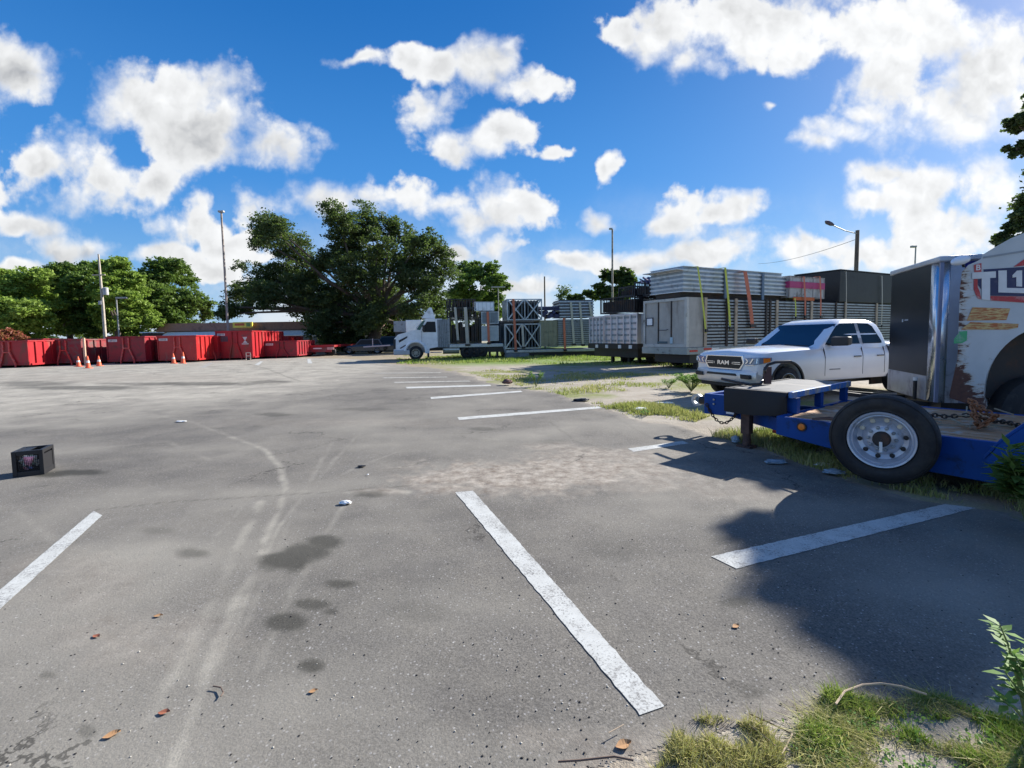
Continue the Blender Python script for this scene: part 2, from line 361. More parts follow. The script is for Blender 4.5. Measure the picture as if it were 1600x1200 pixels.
# polar tessellation round the standpoint, fine near, coarse far
NA, NR = 760, 560
ang = np.linspace(R(-78), R(78), NA); rad = 0.9*np.power(70/0.9, np.linspace(0, 1, NR))
AA, RR = np.meshgrid(ang, rad); GX = RR*np.sin(AA); GY = RR*np.cos(AA)
wob = 0.5*(vnoise(GX, GY, .9, 3)-.5)*np.clip(RR/6, .35, 1.6)+.10*(vnoise(GX, GY, 6, 5)-.5)
ins = inside(GX+wob, GY+wob*.7, lot)
edged = seg_dist(GX+wob, GY+wob*.7, lot)
xs, ys = GX, GY
n1 = vnoise(xs, ys, .7, 11); n2 = vnoise(xs, ys, 3.0, 21); n3 = vnoise(xs*1.0, ys*4.0, .35, 31); n4 = vnoise(xs, ys, 9.0, 41)
dust = np.clip((n1-.40)*1.9, 0, 1)*.5+np.clip((n3-.5)*2, 0, 1)*.4+np.clip((n2-.5)*2, 0, 1)*.18
def track(pp, wd, k, soft=1.0):
    global dust
    p = G(*pp); d = seg_dist(xs+.06*(n2-.5), ys, p); dust = np.maximum(dust, k*1.15*np.clip(1-(d/(wd*1.35))**soft, 0, 1)*np.clip(.1+1.1*n2+.9*(n4-.5), 0, 1.2))
track([(360,683),(415,703),(437,730),(447,765),(432,805),(415,850),(400,890),(375,930),(350,985),(330,1040),(300,1110),(275,1200)], .05, .95, 1.5)
track([(408,785),(385,830),(350,900),(320,960),(290,1030),(240,1110),(205,1200)], .07, .75, 1.5)
track([(475,775),(440,820),(420,860),(392,915),(365,980),(340,1040)], .035, .75, 1.5)
track([(372,800),(330,850),(300,880)], .04, .6, 1.5)
track([(395,780),(340,830),(290,890),(220,980),(150,1060)], .05, .45, 1.5)
track([(30,800),(80,840),(110,885),(140,930)], .07, .45, 1.4)
track([(310,1030),(245,1100),(190,1200)], .12, .5, 1.2)
track([(160,700),(260,690),(330,720)], .05, .35, 1.3)
track([(420,770),(470,768),(540,770),(640,770)], .07, .8, 1.3)
track([(505,690),(500,740),(505,790)], .03, .35, 1.4)
track([(100,790),(170,797),(330,780),(420,772)], .05, .35, 1.3)
for q_ in ([(520,690),(470,780),(430,870),(380,980),(300,1120),(250,1200)], [(300,800),(240,860),(180,930),(100,1020)], [(560,760),(500,850),(440,960),(400,1060)], [(430,790),(400,860),(350,960),(310,1040),(250,1140)], [(350,790),(300,850),(230,930),(160,1010),(60,1120)], [(640,700),(560,730),(480,770)], [(200,640),(300,660),(380,690)], [(640,640),(560,680),(505,740)], [(380,880),(330,980),(280,1060)]):
    track(q_, .045, .45, 1.3)
def blob(px, py, rx, ry, n=1):
    c = at(px, py); A1 = at(px+rx, py)-c; A2 = (at(px, py-ry)-at(px, py+ry))*.5; det = A1.x*A2.y-A1.y*A2.x
    X_ = xs-c.x; Y_ = ys-c.y; u = (X_*A2.y-Y_*A2.x)/det; v = (A1.x*Y_-A1.y*X_)/det
    return np.sqrt(u*u+v*v)+(n2-.5)*.8*n+(n1-.5)*.3+(n4-.5)*.7*n
def soft(d, e=.45): return np.clip((1-d)/e, 0, 1)
sand = np.zeros_like(xs)
for (px, py, rx, ry, k) in [(790,745,210,32,1.15),(900,735,150,30,1.1),(930,715,160,20,.8),(700,765,90,14,.9),(1010,740,120,30,.75),(860,700,60,10,.6),(600,770,60,8,.7),(1150,760,140,25,.35),(560,660,300,8,.2),(200,590,300,10,.35),(850,1160,120,30,.3),(130,900,140,60,.3),(200,1000,200,60,.3),(1080,690,60,8,.5)]:
    sand = np.maximum(sand, k*soft(blob(px, py, rx, ry), .6))
sand = np.maximum(sand, np.clip(1-edged/(.10+.02*RR), 0, 1)*.8*ins)
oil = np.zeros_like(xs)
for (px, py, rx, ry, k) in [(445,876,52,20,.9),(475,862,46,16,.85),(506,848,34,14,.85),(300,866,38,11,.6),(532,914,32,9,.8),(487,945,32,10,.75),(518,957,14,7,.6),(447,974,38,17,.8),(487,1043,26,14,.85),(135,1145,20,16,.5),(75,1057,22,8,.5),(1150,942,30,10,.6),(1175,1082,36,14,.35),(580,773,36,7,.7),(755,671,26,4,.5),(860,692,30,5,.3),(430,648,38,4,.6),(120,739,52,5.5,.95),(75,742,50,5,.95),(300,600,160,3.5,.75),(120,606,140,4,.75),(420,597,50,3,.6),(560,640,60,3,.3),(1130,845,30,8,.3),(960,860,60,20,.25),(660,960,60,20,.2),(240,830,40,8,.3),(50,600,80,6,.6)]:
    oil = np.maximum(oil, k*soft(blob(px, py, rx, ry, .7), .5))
def crack(pp, k=.6, wd=.018):
    global oil
    d = seg_dist(xs+.12*(n2-.5), ys+.12*(n1-.5), G(*pp)); oil = np.maximum(oil, k*np.clip(1-d/(wd+.0012*RR), 0, 1))
crack([(150,797),(260,785),(400,776),(520,768),(640,760)], .5)
crack([(388,569),(420,577),(445,588),(470,596)], .7, .03); crack([(860,660),(900,690),(960,705)], .4)
crack([(940,640),(1000,675),(1080,720),(1150,790)], .25)
NV = NA*NR; idx = np.arange(NV).reshape(NR, NA)
qi = ins[:-1, :-1] & ins[1:, :-1] & ins[:-1, 1:] & ins[1:, 1:]
q = np.stack([idx[:-1, :-1], idx[:-1, 1:], idx[1:, 1:], idx[1:, :-1]], -1)[qi]
used = np.unique(q); remap = -np.ones(NV, int); remap[used] = np.arange(len(used))
GZ = .0015+(.005+.002*(n1-.5))*np.clip(edged/.1, 0, 1)+.02*sand*np.clip(n2-.4, 0, 1)*(RR < 12)*np.clip((edged-.15)*3, 0, 1)
V3 = np.stack([GX, GY, GZ], -1).reshape(-1, 3)[used]
# asphalt
m = bpy.data.materials.new('asphalt'); m.use_nodes = True; t = NT(m.node_tree); t.N.clear()
oc = t.n('ShaderNodeTexCoord').outputs['Object']
fd = t.n('ShaderNodeAttribute', attribute_name='dust').outputs['Fac']; fs = t.n('ShaderNodeAttribute', attribute_name='sand').outputs['Fac']; fo = t.n('ShaderNodeAttribute', attribute_name='oil').outputs['Fac']
big = t.noise(oc, .35, 6, .6); mid = t.noise(oc, 2.2, 7, .65); grit = t.noise(oc, 95, 3, .7)
c = t.mix(t.lin(big, .35, .65), (.092, .091, .090), (.135, .132, .126))
c = t.mix(t.lin(mid, .35, .65, 0, .6), c, (.155, .15, .137))
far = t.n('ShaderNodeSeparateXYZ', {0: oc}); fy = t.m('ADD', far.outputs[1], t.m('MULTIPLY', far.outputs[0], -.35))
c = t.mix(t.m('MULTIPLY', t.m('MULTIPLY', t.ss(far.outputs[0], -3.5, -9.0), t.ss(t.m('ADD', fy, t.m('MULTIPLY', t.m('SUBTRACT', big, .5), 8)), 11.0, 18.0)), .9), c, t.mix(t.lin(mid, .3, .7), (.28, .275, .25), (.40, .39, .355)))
wv = t.n('ShaderNodeVectorMath', {0: t.n('ShaderNodeVectorMath', {0: t.noise(oc, 1.1, 6, .7, out=1), 'Scale': 1.3}, operation='SCALE').outputs[0], 1: oc}, operation='ADD').outputs[0]
ck = t.m('MULTIPLY', t.ss(t.vor(wv, .55, feat='DISTANCE_TO_EDGE'), .011, .003), t.ss(t.noise(oc, .45, 3), .52, .60))
c = t.mix(t.lin(t.noise(oc, .9, 5, .65), .40, .62, 0, .42), c, (.062, .061, .060))
sv = t.vor(oc, 150); stone = t.vor(oc, 60, out='Color'); sc_ = t.n('ShaderNodeSeparateColor', {0: stone}).outputs[0]
ag = t.n('ShaderNodeSeparateColor', {0: t.vor(oc, 130, out='Color')}).outputs[2]
c = t.n('ShaderNodeVectorMath', {0: c, 'Scale': t.lin(ag, 0, 1, .72, 1.36)}, operation='SCALE').outputs[0]
c = t.n('ShaderNodeVectorMath', {0: c, 1: (1.34, 1.27, 1.17)}, operation='MULTIPLY').outputs[0]
c = t.mix(t.lin(grit, .3, .7, 0, .5), c, (.045, .043, .042))
c = t.mix(t.m('MULTIPLY', t.ss(sc_, .80, .95), t.ss(t.vor(oc, 60), .42, .22)), c, (.27, .26, .25))
c = t.mix(t.m('MULTIPLY', t.ss(t.n('ShaderNodeSeparateColor', {0: t.vor(oc, 34, out='Color')}).outputs[1], .94, .98), t.ss(t.vor(oc, 34), .22, .12)), c, (.42, .41, .39))
c = t.mix(t.m('MULTIPLY', t.m('ADD', fd, 0.0), t.lin(grit, .3, .6, .55, 1.0)), c, (.31, .29, .245))
c = t.mix(t.m('MULTIPLY', fs, t.lin(t.noise(oc, 9, 8, .7), .3, .55, .5, 1.0)), c, t.mix(t.lin(t.noise(oc, 6, 8, .75), .35, .62), (.15, .12, .095), (.36, .325, .275)))
c = t.mix(t.m('MULTIPLY', fo, .82), c, (.028, .027, .020)); c = t.mix(t.m('MULTIPLY', ck, .7), c, (.025, .023, .02))
b = t.n('ShaderNodeBsdfPrincipled', {'Base Color': c, 'Roughness': t.m('SUBTRACT', .92, t.m('MULTIPLY', fo, .15)), 'Specular IOR Level': .25})
hg = t.m('ADD', t.m('MULTIPLY', grit, 1.0), t.m('MULTIPLY', t.m('MULTIPLY', fs, 3.0), t.noise(oc, 14, 6, .75)))
bn = t.n('ShaderNodeBump', {'Height': hg, 'Strength': .5, 'Distance': .006}); t.L.new(bn.outputs[0], b.inputs['Normal'])
t.L.new(b.outputs[0], t.n('ShaderNodeOutputMaterial').inputs[0]); M_as = m
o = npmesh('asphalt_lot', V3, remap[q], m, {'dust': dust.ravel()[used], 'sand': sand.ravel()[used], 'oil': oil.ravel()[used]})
tag(o, kind='structure')
# part of the lot behind the standpoint and under the nearest metre
o = MB().quad((-46, -6, .010), (-46, .95, .010), (1.2, .95, .010), (1.2, -6, .010)).build('asphalt_apron', m); tag(o, kind='structure')
# dirt and gravel ground
m = bpy.data.materials.new('dirt'); m.use_nodes = True; t = NT(m.node_tree); t.N.clear()
oc = t.n('ShaderNodeTexCoord').outputs['Object']
a = t.noise(oc, .22, 7, .62); bb = t.noise(oc, 1.4, 8, .68); g = t.noise(oc, 45, 4, .7)
c = t.mix(t.lin(bb, .3, .7), (.30, .255, .20), (.50, .455, .38))
c = t.mix(t.lin(g, .35, .65, 0, .5), c, (.16, .14, .115))
c = t.mix(t.m('MULTIPLY', t.ss(t.vor(oc, 16), .25, .1), .5), c, (.5, .46, .40))
gy = t.n('ShaderNodeSeparateXYZ', {0: oc})
gmask = t.ss(t.m('ADD', a, t.m('MULTIPLY', bb, .25)), .60, .72)
c = t.mix(t.m('MULTIPLY', gmask, .8), c, t.mix(bb, (.22, .22, .06), (.12, .17, .04)))
fary = t.m('MULTIPLY', t.ss(gy.outputs[1], 24, 29), t.ss(gy.outputs[0], -7, -3))
c = t.mix(t.m('MULTIPLY', fary, t.lin(bb, .35, .5, .45, .95)), c, t.mix(g, (.10, .18, .035), (.19, .25, .06)))
lz = t.ss(t.m('ADD', gy.outputs[0], t.m('MULTIPLY', gy.outputs[1], .15)), 2.0, -2.0)
c = t.mix(t.m('MULTIPLY', lz, .8), c, t.mix(bb, (.20, .16, .11), (.34, .28, .2)))
b = t.n('ShaderNodeBsdfPrincipled', {'Base Color': c, 'Roughness': .95, 'Specular IOR Level': .15})
bn = t.n('ShaderNodeBump', {'Height': t.m('ADD', g, t.m('MULTIPLY', bb, 3.0)), 'Strength': .7, 'Distance': .02}); t.L.new(bn.outputs[0], b.inputs['Normal'])
t.L.new(b.outputs[0], t.n('ShaderNodeOutputMaterial').inputs[0])
o = MB().quad((-900, -60, 0), (900, -60, 0), (900, 1500, 0), (-900, 1500, 0)).build('ground', m); tag(o, kind='structure')
# painted lines
m = bpy.data.materials.new('line_paint'); m.use_nodes = True; t = NT(m.node_tree); t.N.clear()
oc = t.n('ShaderNodeTexCoord').outputs['Object']
wear = t.m('ADD', t.noise(oc, 70, 5, .8), t.m('MULTIPLY', t.noise(oc, 4, 5, .6), .5))
c = t.mix(t.lin(t.noise(oc, 9, 6, .6), .3, .7, 0, .6), (.50, .51, .49), (.36, .36, .34))
c = t.mix(t.ss(t.vor(oc, 30), .13, .06), c, (.12, .12, .115))
c = t.mix(t.m('MULTIPLY', t.ss(wear, .74, .90), .85), c, (.16, .155, .15))
b = t.n('ShaderNodeBsdfPrincipled', {'Base Color': c, 'Roughness': .85, 'Specular IOR Level': .2}); t.L.new(b.outputs[0], t.n('ShaderNodeOutputMaterial').inputs[0]); M_line = m
fad = pm('faded_line_paint', (.34, .33, .30), .9, dirt=.6, dcol=(.2, .195, .18), dscale=8)
def line(c4, mat=M_line, label='', z=.0105):
    p = [at(x, y) for x, y in c4]; n = 80; L = []; Rr = []
    for i in range(n+1):
        f = i/n; j = .004
        a = p[0].lerp(p[3], f); b2 = p[1].lerp(p[2], f); e = random.uniform(-j, j); e2 = random.uniform(-j, j); d = (b2-a).normalized()
        a = a+d*e; b2 = b2+d*e2
        if i in (0, n):
            s = (p[3]-p[0]).normalized(); a = a+s*random.uniform(-.02, .02); b2 = b2+s*random.uniform(-.02, .02)
        L.append((a.x, a.y, z)); Rr.append((b2.x, b2.y, z))
    mb = MB(); mb.v = L+Rr; mb.f = [(i, i+1, n+1+i+1, n+1+i) for i in range(n)]
    o = mb.build('parking_line', mat); tag(o, label, 'parking line', 'white painted parking lines', 'structure'); return o
line([(711,770),(740,769),(1036,1104),(1003,1124)], label='long white painted line in the middle foreground running to the lower grass')
line([(1112,871),(1152,890),(1526,795),(1478,789)], label='white painted line half shaded in front of the spare tyre')
line([(-60,975),(-60,1010),(161,806),(146,800)], label='worn white line at the left edge near the milk crate')
line([(714,653),(718,657),(940,638.5),(936,635.5)], label='white line crossing the middle of the lot near the gravel edge')
line([(981,702),(990,707),(1075,694),(1066,690)], label='short white line stub beside the dirt patch')
line([(672,621),(674,624),(816,613),(813,611)], label='white line in the fourth row back')
line([(634,605),(636,607.5),(768,603.5),(765,601.5)], label='white line in the fifth row back')
line([(615,597),(616,599),(735,596.5),(733,595)], fad, label='faded line in the sixth row back'); line([(598,590),(600,591.5),(700,590),(698,588.8)], fad, label='faded line in the seventh row back')
line([(585,583),(586,584),(690,583),(688,582)], fad, label='faintest line farthest back in the row')
line([(398,570),(404,571),(411,565),(407,564.5)], label='short white line in front of the low red dumpster'); line([(480,561),(485,561),(488,568),(481,568)], label='short white line in front of the red flatbed')
line([(312,574),(320,575),(333,567.5),(328,567)], fad, label='faded short line before the tall red dumpster')
# ------------------------------------------------------------------ vegetation
def grass(name, poly_px=None, n=4000, h=(.05, .14), wd=.004, mat=L_gr, cl=1.2, thr=.45, label='', seed=1, z=0.0, poly=None, dry=.3, lean=.5):
    r = np.random.default_rng(seed); P = poly or G(*poly_px); xs_, ys_ = zip(*P); X = []; tries = 0
    PX = np.empty(0); PY = np.empty(0); dn = np.empty(0)
    while len(PX) < n and tries < 30:
        x = r.uniform(min(xs_), max(xs_), n*3); y = r.uniform(min(ys_), max(ys_), n*3); k = inside(x, y, P); x, y = x[k], y[k]
        v = vnoise(x, y, cl, seed+5, 3)+r.normal(0, .04, len(x)); k = v > thr; PX = np.r_[PX, x[k]]; PY = np.r_[PY, y[k]]; dn = np.r_[dn, v[k]]; tries += 1
    PX, PY, dn = PX[:n], PY[:n], dn[:n]; n = len(PX)
    H = r.uniform(*h, n)*(.55+1.3*np.clip((dn-thr)*3, 0, 1)); a = r.uniform(0, 2*math.pi, n); ln = H*r.uniform(.1, lean*1.6, n); la = r.uniform(0, 2*math.pi, n)
    W = wd*r.uniform(.6, 1.5, n); dx, dy = np.cos(a)*W, np.sin(a)*W; lx, ly = np.cos(la)*ln, np.sin(la)*ln
    z0 = np.full(n, z); V = np.stack([np.c_[PX-dx, PY-dy, z0], np.c_[PX+dx, PY+dy, z0], np.c_[PX+dx*.8+lx*.35, PY+dy*.8+ly*.35, z0+H*.6], np.c_[PX-dx*.8+lx*.35, PY-dy*.8+ly*.35, z0+H*.6], np.c_[PX+dx*.1+lx, PY+dy*.1+ly, z0+H], np.c_[PX-dx*.1+lx, PY-dy*.1+ly, z0+H]], 1)
    b = np.arange(n)[:, None]*6; Fq = np.concatenate([b+np.array([0, 1, 2, 3]), b+np.array([3, 2, 4, 5])], 0)
    tint = np.repeat(np.clip((vnoise(PX, PY, .9, seed+9, 3)-.5+dry)*1.6*r.uniform(.3, 1.2, n), 0, 1), 6)
    o = npmesh(name, V.reshape(-1, 3), Fq, mat, {'tint': tint}); tag(o, label, 'grass', kind='stuff'); return o
def leaves(C, Rr, n, size, rn, flat=.75, clump=None):
    "leaf quads spread through a lumpy crown: clusters C (k,3) with radii Rr, each broken into sprays"
    k = len(C); w_ = Rr**1.7/np.sum(Rr**1.7); ns = 22
    d = rn.normal(size=(k, ns, 3)); d /= np.linalg.norm(d, axis=2)[:, :, None]
    SP = C[:, None, :]+d*(rn.random((k, ns))**.45)[:, :, None]*Rr[:, None, None]*1.12*np.array([1, 1, flat])
    ci = rn.choice(k, n, p=w_); si = rn.integers(0, ns, n)
    P = SP[ci, si]+rn.normal(size=(n, 3))*(Rr[ci]*.17)[:, None]*np.array([1.15, 1.15, .6])
    return P, ci
def quads(P, size, rn, droop=0.0):
    n = len(P); a = rn.normal(size=(n, 3)); a[:, 2] *= .6; a /= np.linalg.norm(a, axis=1)[:, None]; b = rn.normal(size=(n, 3)); b = np.cross(a, b); b /= np.linalg.norm(b, axis=1)[:, None]
    s = size*rn.uniform(.55, 1.4, n)[:, None]; a = a*s; b = b*s*.55
    V = np.stack([P-a*.5, P+b*.5, P+a*.5, P-b*.5], 1).reshape(-1, 3); Fq = np.arange(4*n).reshape(n, 4); return V, Fq
def tree(name, base, clusters, leafn, lsize, mat, trunk_r, label, cat='tree', group=None, seed=0, sub=6, branch=True, flat=.8, spread=.62, trunk_top=None, barkm=None):
    "clusters: world (x,y,z,r); every cluster breaks into smaller clumps fed by limbs"
    rn = np.random.default_rng(seed); root = empty(name, base, 0, label, cat, group); bx = Vector(base)
    CC = []; RRr = []; mb = MB()
    tt = trunk_top or (0, 0, min(c[2] for c in clusters)-base[2]-.0)
    tt = Vector(tt); mb.tube([(0, 0, -.2), (.03, 0, .3), tt*.5+Vector((trunk_r*.3, 0, 0)), tt], [trunk_r*1.5, trunk_r*1.1, trunk_r*.9, trunk_r*.75], 10)
    for (x, y, z, r) in clusters:
        c = Vector((x, y, z))-bx
        if branch:
            m1 = tt.lerp(c, .5)+Vector(rn.normal(0, r*.22, 3)); r0 = max(.04, trunk_r*.30)
            mb.tube([tt*.92, tt.lerp(m1, .5)+Vector(rn.normal(0, r*.1, 3)), m1, c], [r0*1.25, r0, r0*.7, r0*.35], 6)
        for _ in range(sub):
            d = rn.normal(size=3); d /= np.linalg.norm(d); q = np.array(c)+d*r*spread*np.array([1, 1, flat])*rn.uniform(.5, 1.15); rr = r*rn.uniform(.32, .62)
            CC.append(q); RRr.append(rr)
            if branch: mb.tube([c, (np.array(c)*.5+q*.5+rn.normal(0, r*.08, 3)), q], [r0*.3, r0*.2, r0*.08], 4)
    CC = np.array(CC); RRr = np.array(RRr)
    P, ci = leaves(CC, RRr, leafn, lsize, rn, flat); tint_c = rn.random(len(CC))*.7; V, Fq = quads(P, lsize, rn)
    mb.build('trunk', barkm or bark, root, smooth=True)
    npmesh('crown', V, Fq, mat, {'tint': np.repeat(tint_c[ci]*rn.uniform(.2, 1.2, leafn), 4)}, root); return root
def pc(lst, D, dj=0, seed=0):
    rn = np.random.default_rng(seed); out = []
    for (px, py, r) in lst:
        d = D+(rn.uniform(-dj, dj) if dj else 0); p = atD(px, py, d); out.append((p.x, p.y, p.z, r/F*d))
    return out
b0 = at(578, 549.5); OD = b0.y
oakc = [(440,372,38),(425,350,26),(462,395,32),(405,372,22),(530,345,32),(560,350,36),(545,375,34),(590,385,30),(625,370,30),(655,375,28),(680,395,26),(640,405,32),(690,425,26),(610,350,18),
        (400,430,34),(375,462,26),(355,480,22),(430,440,40),(470,430,38),(505,405,28),(540,420,34),(580,410,30),(620,430,34),(665,445,34),(600,470,38),(555,465,40),(510,470,38),(460,462,34),(415,466,28),(385,482,16),(350,490,14),
        (650,480,34),(685,475,26),(625,505,30),(580,500,32),(530,505,36),(510,505,28),(478,486,22),(655,510,26),(690,500,22),(560,530,26),(525,535,26),(605,522,24),(640,522,18),(500,522,22),(480,440,28),(520,475,34),(560,440,34),(600,455,34),(640,440,30),(545,400,30),(455,455,34),(420,455,30),(575,480,30)]
tree('live_oak', b0, pc(oakc, OD, 4.0, 3), 200000, .26, L_oak, .75, 'huge spreading dark oak behind the red flatbed and white truck', seed=5, sub=9, flat=.85, spread=.72, trunk_top=(1.2, 0, 4.2))
tree('small_tree', at(655, 548), pc([(650,500,18),(640,520,12),(660,515,14)], at(655, 548).y, 1), 5000, .25, L_lite, .1, 'slender light green tree between the big oak and the white truck', seed=8)
lt = [('broad light green tree at the left edge behind the dumpsters', [(20,450,34),(50,440,26),(0,470,38),(45,480,36),(10,500,30),(70,470,20),(30,520,26)], 22, 58, L_lite),
      ('dark leafy tree behind the second red dumpster', [(110,430,28),(95,455,28),(130,445,24),(145,425,18),(85,480,26),(120,480,30),(100,510,24),(140,505,26)], 110, 66, L_mid),
      ('light green tree right of the utility pole', [(175,420,22),(190,445,28),(165,450,22),(200,470,30),(170,485,26),(190,510,28),(215,495,24)], 185, 62, L_lite),
      ('tall rounded green tree behind the long brown building', [(240,425,26),(260,415,22),(275,435,24),(235,450,28),(265,465,32),(300,475,24),(245,490,32),(285,500,28),(320,490,14),(225,470,20)], 252, 70, L_mid)]
for i, (lb, cl, tx, D, mt) in enumerate(lt):
    p = atD(tx, 545, D); tree('shade_tree', (p.x, p.y, 0), pc(cl, D, 3, i), 65000, .34, mt, .4, lb, group='trees behind the dumpsters', seed=20+i, spread=.75, sub=10)
p = atD(745, 545, 75); tree('shade_tree', (p.x, p.y, 0), pc([(730,425,24),(755,420,24),(770,440,22),(735,450,28),(765,465,26),(715,460,22),(745,480,30),(785,445,14),(720,490,26),(770,490,24)], 75, 3), 36000, .42, L_mid, .4, 'feathery mid green tree behind the black crates and grey truss', group='trees behind the trailers', seed=41)
p = atD(955, 545, 70); tree('shade_tree', (p.x, p.y, 0), pc([(955,435,18),(975,430,16),(985,445,14),(945,455,18),(925,460,14),(970,460,20),(900,465,12)], 70, 2), 16000, .45, L_dark, .3, 'rounded dark green tree beside the light pole above the trailers', group='trees behind the trailers', seed=42)
p = atD(883, 545, 80); tree('bare_tree', (p.x, p.y, 0), pc([(885,455,14),(878,465,10),(892,468,10)], 80, 1), 700, .35, L_dark, .16, 'thin nearly bare grey tree above the plank stacks', seed=43, sub=9, barkm=pm('pale_bark', (.3, .28, .26), .9))
p = atD(25, 545, 50); tree('flowering_shrub', (p.x, p.y, 0), pc([(15,522,14),(32,530,10),(0,528,12)], 50, 1), 6000, .22, L_red, .08, 'reddish flowering shrub behind the leftmost dumpster', 'shrub', seed=44)
# tree leaning in from the right behind the white body
tree('pine_oak', (16.5, 11.5, 0), pc([(1622,200,30),(1590,195,16),(1640,260,36),(1588,235,14),(1650,330,36),(1600,335,16),(1585,352,12),(1630,370,40),(1560,372,12),(1680,300,60),(1700,220,50),(1570,380,10),(1600,385,22)], 12.5, .6, 4)+[(12.9,10.4,6.7,.8),(13.7,10.7,6.9,.8),(12.3,10.5,6.4,.5),(14.3,10.6,7.5,.8),(13.2,10.2,6.5,.8),(12.5,10.8,6.9,.7),(13.6,10.4,7.4,.8),(12.0,10.0,6.2,.5)], 130000, .10, L_oak, .3, 'dark tree leaning in at the right edge above the white body', seed=46, sub=7, spread=.8)  # world-placed clusters sit out of view, added to shade the foreground asphalt
# distant tree line closing the view
rn = np.random.default_rng(99); C = []; Rr = []
for i in range(150):
    px = rn.uniform(-150, 1750); D = rn.uniform(82, 96); p = atD(px, 520, D); C.append((p.x, p.y, rn.uniform(.5, 3.0))); Rr.append(rn.uniform(1.2, 2.6))
C = np.array(C); Rr = np.array(Rr); P, ci = leaves(C, Rr, 60000, .6, rn, .8); V, Fq = quads(P, .65, rn)
o = npmesh('tree_line', V, Fq, L_dark, {'tint': np.repeat(rn.random(len(C))[ci], 4)}); tag(o, 'dark far-off strip of bushes behind the whole lot', 'bushes', kind='stuff')
# undergrowth and clutter beneath the oak
C = []; Rr = []
for i in range(46):
    px = rn.uniform(465, 655); p = at(px, 548+rn.uniform(-3, 0)); C.append((p.x, p.y, rn.uniform(.3, 1.3))); Rr.append(rn.uniform(.5, 1.1))
C = np.array(C); Rr = np.array(Rr); P, ci = leaves(C, Rr, 26000, .3, rn, .8); V, Fq = quads(P, .28, rn)
o = npmesh('undergrowth', V, Fq, L_dark, {'tint': np.repeat(rn.random(len(C))[ci]*.5, 4)}); tag(o, 'dark undergrowth in the shade beneath the big oak', 'undergrowth', kind='stuff')
# grasses
gl = [(1010,1230),(1050,1155),(1085,1125),(1130,1120),(1190,1140),(1225,1175),(1235,1230)]; gr_ = [(1225,1230),(1245,1150),(1275,1110),(1290,1085),(1340,1095),(1400,1100),(1450,1085),(1530,1110),(1600,1135),(1700,1140),(1760,1230)]
grass('grass_patch', gl, 4200, (.012, .05), .0017, L_grd, 7, .42, 'yellowish tuft of grass at the bottom edge beside the long white line', 2, dry=.3, lean=.9)
grass('grass_patch', gr_, 7000, (.012, .055), .0019, L_gr, 5, .53, 'low green grass clumps in the bottom right corner', 3, dry=.25, lean=.8)
grass('straw_patch', gr_, 9000, (.006, .034), .0015, L_grd, 6, .44, 'dry straw lying between the green clumps in the bottom right corner', 31, dry=.1, lean=2.2)
rn = np.random.default_rng(77); C = []
for i in range(46):
    px = rn.uniform(1240, 1640); py = rn.uniform(1098, 1215); p = at(px, py)
    if inside(np.array([p.x]), np.array([p.y]), G(*gr_))[0]: C.append((p.x, p.y, .012))
C = np.array(C); P = np.repeat(C, 34, 0)+rn.normal(size=(len(C)*34, 3))*np.array([.022, .022, .010]); P[:, 2] = np.abs(P[:, 2])+.004; V, Fq = quads(P, .016, rn)
o = npmesh('clover', V, Fq, L_weed, {'tint': np.repeat(rn.random(len(P))*.5, 4)}); tag(o, 'small broad-leaved green plants among the bottom right grass', 'ground cover', kind='stuff')
grass('grass_strip', [(1112,683),(1190,700),(1240,722),(1330,752),(1440,775),(1575,797),(1750,835),(1750,730),(1500,700),(1300,690),(1200,675),(1130,676)], 17000, (.03, .11), .004, L_gr, 1.6, .36, 'green grass strip under the blue trailer', 4, dry=.3)
grass('grass_far', [(722,582),(826,607),(880,618),(960,612),(1100,608),(1130,590),(960,583),(800,577)], 5200, (.03, .10), .010, L_grd, .8, .55, 'patchy yellow grass between the lot edge and the trailers', 5, dry=.35)
grass('grass_far', [(620,569),(700,570),(800,568),(1000,571),(1130,578),(1300,590),(1300,566),(1100,555),(620,556)], 15000, (.05, .14), .018, L_gr, .5, .46, 'green grass beneath the row of trailers', 6, dry=.1)
grass('grass_far', [(930,645),(1010,656),(1075,665),(1110,650),(1010,632),(920,630)], 4000, (.03, .10), .008, L_grd, 1.1, .5, 'sparse yellow grass on the gravel beside the lot edge', 7, dry=.4)
def weed(base, h, n, ls, label, name='weed', spread=.25, cat='weed', lean=(0, 0), seed=0, mat=L_weed):
    rn = np.random.default_rng(seed); root = empty(name, base, 0, label, cat); mb = MB(); V = []; Fq = []; k = 0
    for s in range(n):
        a = rn.uniform(0, 6.28); tip = Vector((math.cos(a)*spread*rn.uniform(.2, 1)+lean[0], math.sin(a)*spread*rn.uniform(.2, 1)+lean[1], h*rn.uniform(.6, 1)))
        pts = [Vector((0, 0, 0)), tip*.4+Vector((0, 0, h*.12)), tip*.75+Vector((0, 0, h*.08)), tip]; mb.tube(pts, [.006, .005, .004, .002], 5)
        for j in range(int(14*h/.5)+5):
            f = rn.uniform(.25, 1); q = pts[1].lerp(tip, f); d = Vector(rn.normal(size=3)); d.z = abs(d.z)*.5; d.normalize(); sd_ = d.cross(Vector((0, 0, 1))).normalized(); L = ls*rn.uniform(.6, 1.3)
            V += [tuple(q), tuple(q+d*L*.45+sd_*L*.2), tuple(q+d*L+Vector((0, 0, -L*.15))), tuple(q+d*L*.45-sd_*L*.2)]; Fq.append((k, k+1, k+2, k+3)); k += 4
    mb.build('stem', pm('stem_green', (.14, .18, .06), .8), root); npmesh('leaves', V, Fq, mat, {'tint': rn.random(len(V))*.7}, root); return root
